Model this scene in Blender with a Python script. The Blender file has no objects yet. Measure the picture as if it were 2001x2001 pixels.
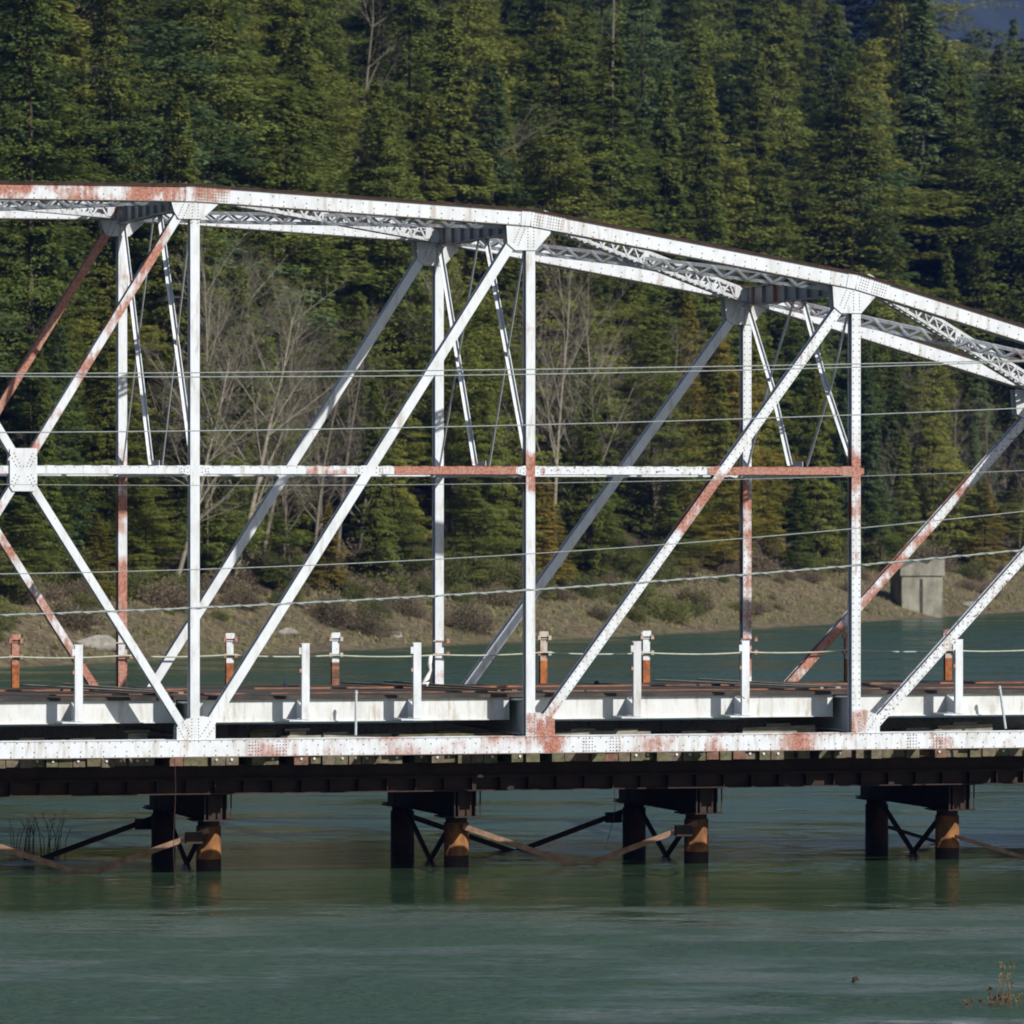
import bpy, math, random
import numpy as np
from mathutils import Vector, Matrix

# ---------------------------------------------------------------- camera
TH = 0.25779            # the bridge axis is turned this much from the picture plane
HC = 6.55               # camera height above the river
S_, C_ = math.sin(TH), math.cos(TH)
CAMX = -(102.77 * S_ + 0.301 * C_)
CAMY = -(102.77 * C_ - 0.301 * S_)
FPX = 11250.0           # focal length in photograph pixels (2001 wide)

scn = bpy.context.scene
C = scn.collection
cam_d = bpy.data.cameras.new('camera')
cam = bpy.data.objects.new('camera', cam_d)
C.objects.link(cam)
cam.location = (CAMX, CAMY, HC)
cam.rotation_euler = (math.radians(90), 0, -TH)
cam_d.sensor_width = 36
cam_d.lens = FPX / 2001 * 36
cam_d.shift_y = -0.003
cam_d.clip_start = 1
cam_d.clip_end = 12000
cam_d.dof.use_dof = True
cam_d.dof.focus_distance = 104
cam_d.dof.aperture_fstop = 4.5
scn.camera = cam

# ---------------------------------------------------------------- sky, sun, exposure
SUN = Vector((3.88, -6.7, 5.2)).normalized()      # towards the sun
EL = math.asin(SUN.z)
AZ = math.atan2(SUN.x, SUN.y)                      # clockwise from +Y
w = bpy.data.worlds.new("World")
scn.world = w
w.use_nodes = True
nt = w.node_tree
bg = nt.nodes['Background']
sky = nt.nodes.new('ShaderNodeTexSky')
sky.sky_type = 'NISHITA'
sky.sun_disc = False
sky.sun_elevation = EL
sky.sun_rotation = AZ
sky.air_density = 1.0
sky.dust_density = 1.0
nt.links.new(sky.outputs[0], bg.inputs[0])
bg.inputs[1].default_value = 0.064
sl = bpy.data.lights.new('sun', 'SUN')
sl.energy = 4.6
sl.angle = math.radians(0.5)
sl.color = (1.0, 0.955, 0.89)
so = bpy.data.objects.new('sun', sl)
C.objects.link(so)
so.rotation_euler = (-SUN).to_track_quat('-Z', 'Y').to_euler()
scn.view_settings.view_transform = 'Standard'
scn.view_settings.look = 'None'
scn.view_settings.exposure = 0.32
scn.view_settings.gamma = 1
HAZE = 0.00010
scn.cycles.filter_width = 1.9

# ---------------------------------------------------------------- helpers
def c2w(xc, zc):
    """camera-relative (right, forward) metres -> world X, Y"""
    return CAMX + xc * C_ + zc * S_, CAMY - xc * S_ + zc * C_
def w2c(X, Y):
    dx, dy = X - CAMX, Y - CAMY
    return dx * C_ - dy * S_, dx * S_ + dy * C_
def on_y(px, py, y):
    """world point seen at photograph pixel px,py that lies in the plane Y=y"""
    a = (px - 1000.5) / FPX
    dx, dy, dz = a * C_ + S_, -a * S_ + C_, -(py - 994.5) / FPX
    t = (y - CAMY) / dy
    return Vector((CAMX + dx * t, y, HC + dz * t))
def proj(X, Y, Z):
    xc, zc = w2c(X, Y)
    return 1000.5 + FPX * xc / zc, 994.5 - FPX * (Z - HC) / zc

class MB:
    def __init__(s): s.v = []; s.f = []; s.m = []
    def add(s, vs, fs, mi=0):
        b = len(s.v)
        s.v += [tuple(x) for x in vs]
        s.f += [tuple(b + i for i in f) for f in fs]
        s.m += [mi] * len(fs)
    def box(s, x0, x1, y0, y1, z0, z1, mi=0):
        s.add([(x0,y0,z0),(x1,y0,z0),(x1,y1,z0),(x0,y1,z0),(x0,y0,z1),(x1,y0,z1),(x1,y1,z1),(x0,y1,z1)],
              [(0,3,2,1),(4,5,6,7),(0,1,5,4),(1,2,6,5),(2,3,7,6),(3,0,4,7)], mi)
    def bar(s, p0, p1, w, h, n=(0,1,0), mi=0):
        """box from p0 to p1; h along n (made perpendicular), w across"""
        p0, p1 = Vector(p0), Vector(p1)
        a = (p1 - p0).normalized(); n = Vector(n); n = (n - a * n.dot(a)).normalized()
        u = a.cross(n) * (w / 2); n = n * (h / 2)
        vs = [p + su * u + sn * n for p in (p0, p1) for su, sn in ((-1,-1),(1,-1),(1,1),(-1,1))]
        s.add(vs, [(0,1,2,3),(7,6,5,4),(0,4,5,1),(1,5,6,2),(2,6,7,3),(3,7,4,0)], mi)
    def tube(s, pts, r, n=8, mi=0, cap=True):
        pts = [Vector(p) for p in pts]
        if not hasattr(r, '__len__'): r = [r] * len(pts)
        ref = Vector((0,0,1))
        a0 = (pts[-1] - pts[0]).normalized()
        if abs(a0.z) > .9: ref = Vector((1,0,0))
        vs = []
        for i, p in enumerate(pts):
            a = (pts[min(i+1, len(pts)-1)] - pts[max(i-1, 0)]).normalized()
            u = a.cross(ref).normalized(); v = a.cross(u)
            for k in range(n):
                t = 2 * math.pi * k / n
                vs.append(p + (u * math.cos(t) + v * math.sin(t)) * r[i])
        fs = []
        for i in range(len(pts) - 1):
            for k in range(n):
                k2 = (k + 1) % n
                fs.append((i*n+k, i*n+k2, (i+1)*n+k2, (i+1)*n+k))
        if cap:
            fs.append(tuple(range(n))[::-1]); fs.append(tuple((len(pts)-1)*n + k for k in range(n)))
        s.add(vs, fs, mi)
    def poly(s, pts, y0, y1, mi=0):
        """prism of an XZ outline between y0 and y1"""
        n = len(pts)
        vs = [(x, y0, z) for x, z in pts] + [(x, y1, z) for x, z in pts]
        s.add(vs, [tuple(range(n)), tuple(range(2*n-1, n-1, -1))] + [(i, i+n, (i+1)%n+n, (i+1)%n) for i in range(n)], mi)
    def rivet(s, x, y, z, r=.0135, sg=-1, mi=1):
        """round-headed rivet on a face looking along sg*Y"""
        vs = []
        for k in range(6):
            t = k * math.pi / 3
            vs.append((x + r * math.cos(t), y, z + r * math.sin(t)))
        for k in range(6):
            t = k * math.pi / 3
            vs.append((x + .5*r * math.cos(t), y + sg * .011, z + .5*r * math.sin(t)))
        s.add(vs, [(k, (k+1)%6, (k+1)%6+6, k+6) for k in range(6)] + [tuple(range(6, 12))], mi)
    def build(s, name, mats, parent=None, smooth=False, origin=None):
        me = bpy.data.meshes.new(name)
        o0 = Vector((0,0,0))
        if parent is not None: o0 = Vector(parent.get('_o', (0,0,0)))
        elif origin is not None: o0 = Vector(origin)
        me.from_pydata([(x - o0.x, y - o0.y, z - o0.z) for x, y, z in s.v], [], s.f)
        if not isinstance(mats, (list, tuple)): mats = [mats]
        for m in mats: me.materials.append(m)
        if len(mats) > 1: me.polygons.foreach_set('material_index', s.m)
        if smooth: me.polygons.foreach_set('use_smooth', [True] * len(s.f))
        me.update()
        o = bpy.data.objects.new(name, me)
        C.objects.link(o)
        if parent is not None:
            o.parent = parent
            o['_o'] = tuple(o0)
        else:
            o.location = o0
            o['_o'] = tuple(o0)
        return o

def tag(o, label=None, cat=None, group=None, kind=None):
    if label: o['label'] = label
    if cat: o['category'] = cat
    if group: o['group'] = group
    if kind: o['kind'] = kind
    return o
def empty(name, loc):
    o = bpy.data.objects.new(name, None)
    o.location = loc; o.empty_display_size = .5
    o['_o'] = tuple(loc)
    C.objects.link(o)
    return o

# ---------------------------------------------------------------- materials
def mat(name):
    m = bpy.data.materials.new(name); m.use_nodes = True
    n = m.node_tree.nodes; l = m.node_tree.links
    return m, n, l, n['Principled BSDF']
def noise(n, l, vec, scale, detail=4, rough=.55, stretch=None):
    if stretch:
        mp = n.new('ShaderNodeMapping'); mp.inputs['Scale'].default_value = stretch
        l.new(vec, mp.inputs[0]); vec = mp.outputs[0]
    t = n.new('ShaderNodeTexNoise'); t.inputs['Scale'].default_value = scale
    t.inputs['Detail'].default_value = detail; t.inputs['Roughness'].default_value = rough
    l.new(vec, t.inputs['Vector'])
    return t.outputs['Fac']
def mathn(n, l, op, a, b=None, clamp=False):
    t = n.new('ShaderNodeMath'); t.operation = op; t.use_clamp = clamp
    for i, x in enumerate((a, b)):
        if x is None: continue
        if isinstance(x, (int, float)): t.inputs[i].default_value = x
        else: l.new(x, t.inputs[i])
    return t.outputs[0]
def ramp(n, l, x, lo, hi):
    t = n.new('ShaderNodeMapRange'); t.interpolation_type = 'SMOOTHSTEP'
    t.inputs['From Min'].default_value = lo; t.inputs['From Max'].default_value = hi
    l.new(x, t.inputs['Value'])
    return t.outputs[0]
def mix(n, l, f, a, b):
    t = n.new('ShaderNodeMix'); t.data_type = 'RGBA'
    if isinstance(f, (int, float)): t.inputs[0].default_value = f
    else: l.new(f, t.inputs[0])
    for i, x in ((6, a), (7, b)):
        if isinstance(x, tuple): t.inputs[i].default_value = (*x, 1)
        else: l.new(x, t.inputs[i])
    return t.outputs[2]
def bump(n, l, bs, h, strength, dist):
    t = n.new('ShaderNodeBump'); t.inputs['Strength'].default_value = strength
    t.inputs['Distance'].default_value = dist
    l.new(h, t.inputs['Height']); l.new(t.outputs[0], bs.inputs['Normal'])

def paint(name, amount, spots=0.0, tint=(.605, .64, .68), soft=.05, band=None):
    """white bridge paint, flaking to faded red primer (amount) and dark rust (spots)"""
    m, n, l, bs = mat(name)
    co = n.new('ShaderNodeTexCoord').outputs['Object']
    a = noise(n, l, co, 1.1, 3, .5)
    b = noise(n, l, co, 9, 6, .7)
    st = noise(n, l, co, 6, 4, .6, (2.2, 2.2, .35))
    s = mathn(n, l, 'ADD', mathn(n, l, 'MULTIPLY', a, .66), mathn(n, l, 'ADD', mathn(n, l, 'MULTIPLY', b, .13), mathn(n, l, 'MULTIPLY', st, .21)))
    if band:      # (height, half width, strength): rust gathered round one level
        sx = n.new('ShaderNodeSeparateXYZ'); l.new(co, sx.inputs[0])
        dz_ = mathn(n, l, 'ABSOLUTE', mathn(n, l, 'SUBTRACT', sx.outputs[2], band[0]))
        s = mathn(n, l, 'ADD', s, mathn(n, l, 'MULTIPLY', ramp(n, l, mathn(n, l, 'MULTIPLY', dz_, -1), -band[1], 0), band[2]))
    th = amount
    f = ramp(n, l, s, th - soft, th + soft)
    g = noise(n, l, co, 3.2, 5, .65, (1, 1, .5))
    base = mix(n, l, ramp(n, l, g, .42, .78), tint, (tint[0]*.80, tint[1]*.80, tint[2]*.76))
    h = noise(n, l, co, 24, 3, .6)
    pink = mix(n, l, ramp(n, l, h, .35, .65), (.41, .18, .13), (.23, .08, .052))
    col = mix(n, l, f, base, pink)
    stn = noise(n, l, co, 2.6, 5, .7, (3, 3, .5))
    col = mix(n, l, mathn(n, l, 'MULTIPLY', ramp(n, l, stn, .50, .72), .72), col, (.33, .27, .20))
    d = noise(n, l, co, 13, 5, .62)
    th2 = .82 - .24 * spots
    f2 = ramp(n, l, d, th2, th2 + .04)
    col = mix(n, l, f2, col, (.13, .06, .035))
    l.new(col, bs.inputs['Base Color'])
    bs.inputs['Roughness'].default_value = .55
    bump(n, l, bs, b, .25, .004)
    return m
P_CLEAN = paint('paint_white', .70, .42)
P_LIGHT = paint('paint_white_worn', .635, .6)
P_MED = paint('paint_white_flaking', .552, .55)
P_SPOT = paint('paint_white_spotted', .65, 1.0)
P_STREAK = paint('paint_rust_streaked', .505, .5)
P_RUST = paint('paint_mostly_rust', .48, .5)
P_RED = paint('paint_red_primer', .33, .35)
P_BAND = paint('paint_rust_by_strut', .66, .3, band=(5.0, .75, .22))
P_BAND2 = paint('paint_rust_by_strut_wide', .625, .6, band=(4.85, 1.7, .14))
P_CH2 = paint('paint_pink_patches', .525, .3, soft=.075)
P_CH3 = paint('paint_pink_patches_few', .565, .3, soft=.07)
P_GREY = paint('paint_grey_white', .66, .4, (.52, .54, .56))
P_DKGREY = paint('paint_dark_grey', .60, .6, (.24, .25, .265))  # darker grey tint for the top cross beams
P_EDGE = paint('paint_edge_beam', .76, .4, (.60, .62, .62))
P_BRUSH = paint('brush_brown_paint', .50, .9, (.42, .38, .33))

def plain(name, c1, c2, scale=4, rough=.8, bmp=.3, stretch=None, metal=0, spec=.3):
    m, n, l, bs = mat(name)
    co = n.new('ShaderNodeTexCoord').outputs['Object']
    a = noise(n, l, co, scale, 6, .65, stretch)
    l.new(mix(n, l, ramp(n, l, a, .32, .68), c1, c2), bs.inputs['Base Color'])
    bs.inputs['Roughness'].default_value = rough
    bs.inputs['Metallic'].default_value = metal
    bs.inputs['Specular IOR Level'].default_value = spec
    if bmp: bump(n, l, bs, a, bmp, .02)
    return m
M_RIVET = plain('rivet_rust', (.13, .10, .085), (.26, .20, .17), 30, .8, 0)
M_TOPRUST = plain('cover_plate_rust', (.026, .016, .013), (.065, .034, .026), 6, .85)
M_ORANGE = plain('orange_rust', (.40, .13, .035), (.17, .06, .028), 9, .85)
M_RAILRUST = plain('red_brown_rust', (.34, .14, .07), (.08, .045, .035), 3, .8, .3, (.6, 3, 3))
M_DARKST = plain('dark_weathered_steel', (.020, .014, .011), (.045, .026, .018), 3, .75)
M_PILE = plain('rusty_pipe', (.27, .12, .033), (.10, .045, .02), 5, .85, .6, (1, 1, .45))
M_PILE_SHADE = plain('shaded_rusty_pipe', (.06, .034, .018), (.035, .02, .013), 5, .85, .6, (1, 1, .45))  # rear piles: their shade put into a darker copy of the rust
M_BRACE = plain('brown_brace_steel', (.26, .17, .115), (.15, .085, .055), 5, .85)
M_WOOD = plain('old_timber', (.17, .145, .105), (.085, .068, .048), 7, .9, .5, (1, .25, 1))
M_WOOD2 = plain('mossy_timber', (.15, .14, .08), (.07, .065, .038), 8, .9, .5)
M_WOOD3 = plain('reddish_timber', (.22, .12, .085), (.10, .06, .045), 8, .9, .5)
M_PLANK = plain('weathered_grey_plank', (.34, .32, .265), (.19, .175, .14), 7, .9, .5, (.4, 1, 1))
M_DECK = plain('dark_deck', (.075, .064, .052), (.03, .027, .024), 4, .9, .3, (.5, 2, 1))
M_GALV = plain('galvanised_pipe', (.46, .50, .53), (.36, .40, .43), 12, .5, 0)
M_WIRE = plain('weathered_cable', (.30, .33, .32), (.20, .23, .22), 20, .6, 0)
M_GCABLE = plain('pale_green_cable', (.42, .46, .36), (.30, .33, .27), 6, .6, 0)
M_CONC = plain('old_concrete', (.28, .27, .22), (.13, .125, .095), 1.3, .95, .8, (1, 1, .5))
M_ROCK = plain('river_rock', (.32, .30, .26), (.18, .165, .14), 3, .95, .6)
M_BARK = plain('bark_brown', (.10, .075, .055), (.045, .035, .028), 2, .95, .5)
M_PALE = plain('pale_bark', (.28, .25, .195), (.16, .14, .105), 3, .9, .3)
M_PALE2 = plain('grey_twig_bark', (.17, .15, .115), (.10, .085, .065), 3, .9, 0)
M_TAPE = plain('white_tape', (.78, .78, .76), (.6, .6, .6), 9, .6, 0)
M_SLATE = plain('slate_blue_marker', (.25, .32, .42), (.18, .24, .32), 9, .6, 0)
M_ROPE = plain('tan_rope', (.40, .30, .19), (.26, .19, .12), 30, .9, 0)
M_TWIGRED = plain('red_brown_twig', (.17, .11, .06), (.09, .055, .03), 12, .9, 0)
M_TWIGYEL = plain('dry_yellow_leaf', (.22, .18, .08), (.14, .11, .05), 12, .9, 0)

def leafmat(name, c1, c2, c3):
    m, n, l, bs = mat(name)
    co = n.new('ShaderNodeTexCoord').outputs['Object']
    oi = n.new('ShaderNodeObjectInfo').outputs['Random']
    a = noise(n, l, co, .55, 3, .6)
    b = noise(n, l, co, 3.5, 3, .7)
    col = mix(n, l, ramp(n, l, a, .38, .60), c1, c2)
    col = mix(n, l, mathn(n, l, 'MULTIPLY', ramp(n, l, b, .5, .8), .6), col, c3)
    hs = n.new('ShaderNodeHueSaturation')
    l.new(col, hs.inputs['Color'])
    l.new(mathn(n, l, 'ADD', mathn(n, l, 'MULTIPLY', oi, .5), .78), hs.inputs['Value'])
    l.new(mathn(n, l, 'ADD', mathn(n, l, 'MULTIPLY', oi, -.03), .515), hs.inputs['Hue'])
    l.new(hs.outputs[0], bs.inputs['Base Color'])
    bs.inputs['Roughness'].default_value = .75
    bs.inputs['Specular IOR Level'].default_value = .15
    tr_ = n.new('ShaderNodeBsdfTranslucent'); l.new(hs.outputs[0], tr_.inputs['Color'])
    ms = n.new('ShaderNodeMixShader'); ms.inputs[0].default_value = .36
    l.new(bs.outputs[0], ms.inputs[1]); l.new(tr_.outputs[0], ms.inputs[2]); l.new(ms.outputs[0], n['Material Output'].inputs['Surface'])
    return m
L_DARK = leafmat('needles_dark_green', (.122, .158, .036), (.165, .198, .044), (.21, .225, .054))
L_OLIVE = leafmat('needles_olive', (.160, .182, .038), (.212, .228, .046), (.262, .266, .058))
L_BLUE = leafmat('needles_blue_green', (.098, .150, .058), (.138, .190, .074), (.18, .218, .09))
L_GOLD = leafmat('needles_golden_olive', (.225, .192, .036), (.29, .238, .045), (.33, .265, .06))
L_BROWN = leafmat('scrub_brown', (.165, .135, .09), (.215, .172, .115), (.18, .17, .08))
L_SCRUB = leafmat('scrub_olive', (.125, .14, .048), (.17, .175, .065), (.215, .205, .085))

# ---------------------------------------------------------------- ground, river, far mountain
BZ = np.array([-3000., 0., 236., 268., 303., 366., 800., 5000.])
BX = np.array([-1500., -127., -21., -6.5, 9.3, 32.6, 200., 1900.])
def dist_bank(xc, zc): return (np.interp(zc, BZ, BX) - xc) * .915
def ghash(x, y):
    return (np.sin(x*.071+1.3)*np.cos(y*.053+.4) + .5*np.sin(x*.19+y*.13) + .25*np.sin(x*.43-y*.37+2))
def gheight(xc, zc):
    d = dist_bank(xc, zc)
    nse = ghash(xc, zc)
    capx = np.interp(xc, [-60, 10, 34, 75, 200], [95, 75, 50, 26, 12])
    up = np.interp(d, [0, 2.2, 6.5, 9, 15, 19, 160, 400], [0, .75, 2.5, 2.75, 3.1, 4.6, 72, 110])
    up = np.where(d > 15, np.minimum(up, capx + 0*up), up)
    h = np.where(d > 0, up + np.clip(d/10, 0, 1) * nse * np.clip(d/30, .15, 1.6), np.maximum(-3, d * .35))
    # the near shore behind the camera
    near = np.clip((30 - zc) / 25, 0, 1)
    return np.maximum(h, -3 + near * 7)
def grid_sheet(name, xs, zs, fn, m):
    X, Z = np.meshgrid(xs, zs)
    H = fn(X, Z)
    nx, nz = len(xs), len(zs)
    WX = CAMX + X * C_ + Z * S_; WY = CAMY - X * S_ + Z * C_
    co = np.stack([WX, WY, H], -1).reshape(-1, 3)
    i = np.arange(nz - 1)[:, None] * nx + np.arange(nx - 1)[None, :]
    f = np.stack([i, i + 1, i + nx + 1, i + nx], -1).reshape(-1, 4)
    return np_mesh(name, co, f, m, True)
def np_mesh(name, co, f, m, smooth=False, mi=None):
    me = bpy.data.meshes.new(name)
    k = f.shape[1]
    me.vertices.add(len(co)); me.vertices.foreach_set('co', co.astype(np.float32).ravel())
    me.loops.add(f.size); me.loops.foreach_set('vertex_index', f.astype(np.int32).ravel())
    me.polygons.add(len(f)); me.polygons.foreach_set('loop_start', (np.arange(len(f)) * k).astype(np.int32))
    me.polygons.foreach_set('loop_total', np.full(len(f), k, dtype=np.int32))
    if smooth: me.polygons.foreach_set('use_smooth', np.ones(len(f), dtype=bool))
    for q in (m if isinstance(m, (list, tuple)) else [m]): me.materials.append(q)
    if mi is not None: me.polygons.foreach_set('material_index', mi.astype(np.int32))
    me.update(calc_edges=True); me.validate()
    return me

m, n, l, bs = mat('bank_ground')
co = n.new('ShaderNodeNewGeometry').outputs['Position']
a = noise(n, l, co, .22, 5, .6); b = noise(n, l, co, 2.6, 6, .7); c = noise(n, l, co, .6, 4, .6)
col = mix(n, l, ramp(n, l, a, .38, .62), (.20, .178, .066), (.27, .205, .11))
col = mix(n, l, ramp(n, l, c, .5, .72), col, (.16, .11, .075))
col = mix(n, l, mathn(n, l, 'MULTIPLY', ramp(n, l, b, .42, .62), .8), col, (.06, .052, .03))
col = mix(n, l, ramp(n, l, noise(n, l, co, 1.1, 6, .75), .60, .68), col, (.27, .235, .16))
sep = n.new('ShaderNodeSeparateXYZ'); l.new(co, sep.inputs[0])
col = mix(n, l, ramp(n, l, mathn(n, l, 'ADD', sep.outputs[2], mathn(n, l, 'MULTIPLY', c, 1.6)), 3.5, 4.1), col, mix(n, l, ramp(n, l, a, .4, .6), (.115, .072, .048), (.06, .045, .03)))
wet = ramp(n, l, sep.outputs[2], -.05, .10)
col = mix(n, l, wet, (.09, .08, .045), col)
l.new(col, bs.inputs['Base Color']); bs.inputs['Roughness'].default_value = .95
bump(n, l, bs, b, 1.0, .6)
M_GROUND = m
xs = np.concatenate([np.linspace(-900, -130, 14), np.arange(-120, 130, 1.6), np.linspace(132, 1500, 28)])
zs = np.concatenate([np.linspace(-300, 200, 21), np.arange(204, 460, 1.8), np.linspace(462, 2500, 70)])
g = bpy.data.objects.new('ground', grid_sheet('ground', xs, zs, gheight, M_GROUND)); C.objects.link(g)
tag(g, kind='structure')

# the river: dark green water whose patches of ripples catch the sky
m, n, l, bs = mat('river_water')
co = n.new('ShaderNodeNewGeometry').outputs['Position']
rot = n.new('ShaderNodeMapping'); rot.inputs['Rotation'].default_value = (0, 0, TH)
l.new(co, rot.inputs[0]); co2 = rot.outputs[0]
patch = noise(n, l, co2, .05, 4, .6, (.5, .8, 1))
p1 = ramp(n, l, patch, .46, .60)
streak = noise(n, l, co2, .5, 4, .6, (.16, .8, 1))
p2 = ramp(n, l, streak, .42, .66)
fine = noise(n, l, co2, 5.0, 3, .6, (.9, 1, 1))
mid = noise(n, l, co2, 1.15, 3, .55, (.8, 1, 1))
swell = noise(n, l, co2, .22, 2, .5, (.4, 1, 1))
# calm in the lee of the piles and along the far bank, wind-ruffled on the open near side
sp_ = n.new('ShaderNodeSeparateXYZ'); l.new(co2, sp_.inputs[0])
wob = mathn(n, l, 'MULTIPLY', mathn(n, l, 'SUBTRACT', noise(n, l, co2, .09, 5, .62, (.8, 1.1, 1)), .5), 62)
yy_ = mathn(n, l, 'ADD', sp_.outputs[1], wob)
cr = n.new('ShaderNodeValToRGB'); l.new(mathn(n, l, 'DIVIDE', mathn(n, l, 'ADD', yy_, 50), 250), cr.inputs[0])
el = cr.color_ramp.elements
el[0].position = .115; el[0].color = (1.3,)*3 + (1,)
el[1].position = .185; el[1].color = (.13,)*3 + (1,)
for p_, v_ in ((.225, .12), (.26, .38), (.42, .40), (.50, .55), (1, .60)):
    e_ = el.new(p_); e_.color = (v_,)*3 + (1,)
base_amp = cr.outputs[0]
pch = ramp(n, l, noise(n, l, co2, .22, 5, .68, (.6, 1, 1)), .38, .60)
amp = mathn(n, l, 'MULTIPLY', base_amp, mathn(n, l, 'ADD', .14, mathn(n, l, 'ADD', mathn(n, l, 'MULTIPLY', pch, 1.9), mathn(n, l, 'ADD', mathn(n, l, 'MULTIPLY', p1, .5), mathn(n, l, 'MULTIPLY', p2, .7)))))
hgt = mathn(n, l, 'ADD', mathn(n, l, 'MULTIPLY', mathn(n, l, 'MULTIPLY', fine, amp), .042),
            mathn(n, l, 'ADD', mathn(n, l, 'MULTIPLY', mathn(n, l, 'MULTIPLY', mid, amp), .07), mathn(n, l, 'MULTIPLY', swell, .03)))
bp = n.new('ShaderNodeBump'); bp.inputs['Strength'].default_value = 1.0; bp.inputs['Distance'].default_value = 1.0
l.new(hgt, bp.inputs['Height']); l.new(bp.outputs[0], bs.inputs['Normal'])
bs.inputs['Base Color'].default_value = (.028, .058, .033, 1)
rg = n.new('ShaderNodeMapRange'); rg.inputs['From Min'].default_value = .1; rg.inputs['From Max'].default_value = 2.2
rg.inputs['To Min'].default_value = .06; rg.inputs['To Max'].default_value = .52
l.new(amp, rg.inputs['Value']); l.new(rg.outputs[0], bs.inputs['Roughness'])
bs.inputs['IOR'].default_value = 1.33
M_WATER = m
mb = MB()
def cquad(mb, x0, x1, z0, z1, h):
    pts = [c2w(x0, z0), c2w(x1, z0), c2w(x1, z1), c2w(x0, z1)]
    mb.add([(p[0], p[1], h) for p in pts], [(0, 1, 2, 3)])
cquad(mb, -700, 1600, -20, 2400, 0)
tag(mb.build('water', M_WATER), kind='structure')

# far mountain beyond the end of the forest
m, n, l, bs = mat('far_mountain_forest')
co = n.new('ShaderNodeNewGeometry').outputs['Position']
a = noise(n, l, co, .012, 8, .65); b = noise(n, l, co, .07, 4, .7)
col = mix(n, l, ramp(n, l, a, .35, .65), (.010, .018, .018), (.018, .027, .024))
col = mix(n, l, mathn(n, l, 'MULTIPLY', ramp(n, l, b, .45, .7), .6), col, (.007, .012, .012))
l.new(col, bs.inputs['Base Color']); bs.inputs['Roughness'].default_value = 1
def mheight(X, Z):
    t = (Z - 2100) / 1300
    hh = np.clip(t, 0, 1) ** .8 * (360 + 50*np.sin(X/330) + 25*np.sin(X/120+1))
    return hh + 9*np.sin(X/37+Z/61) + 5*np.sin(X/17-Z/23) - 8
mt = bpy.data.objects.new('mountain', grid_sheet('mountain', np.linspace(-2000, 2600, 200), np.linspace(2050, 3600, 110), mheight, m))
C.objects.link(mt); tag(mt, kind='structure')

# ---------------------------------------------------------------- the air
m = bpy.data.materials.new('haze_air'); m.use_nodes = True
m.node_tree.nodes.remove(m.node_tree.nodes['Principled BSDF'])
pv = m.node_tree.nodes.new('ShaderNodeVolumePrincipled')
pv.inputs['Color'].default_value = (.10, .28, 1.0, 1); pv.inputs['Density'].default_value = HAZE; pv.inputs['Anisotropy'].default_value = .3
m.node_tree.links.new(pv.outputs[0], m.node_tree.nodes['Material Output'].inputs['Volume'])
if HAZE:
    mb = MB(); mb.box(-2600, 4600, -300, 4300, -12, 470)
    tag(mb.build('haze', m), kind='stuff')

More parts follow.
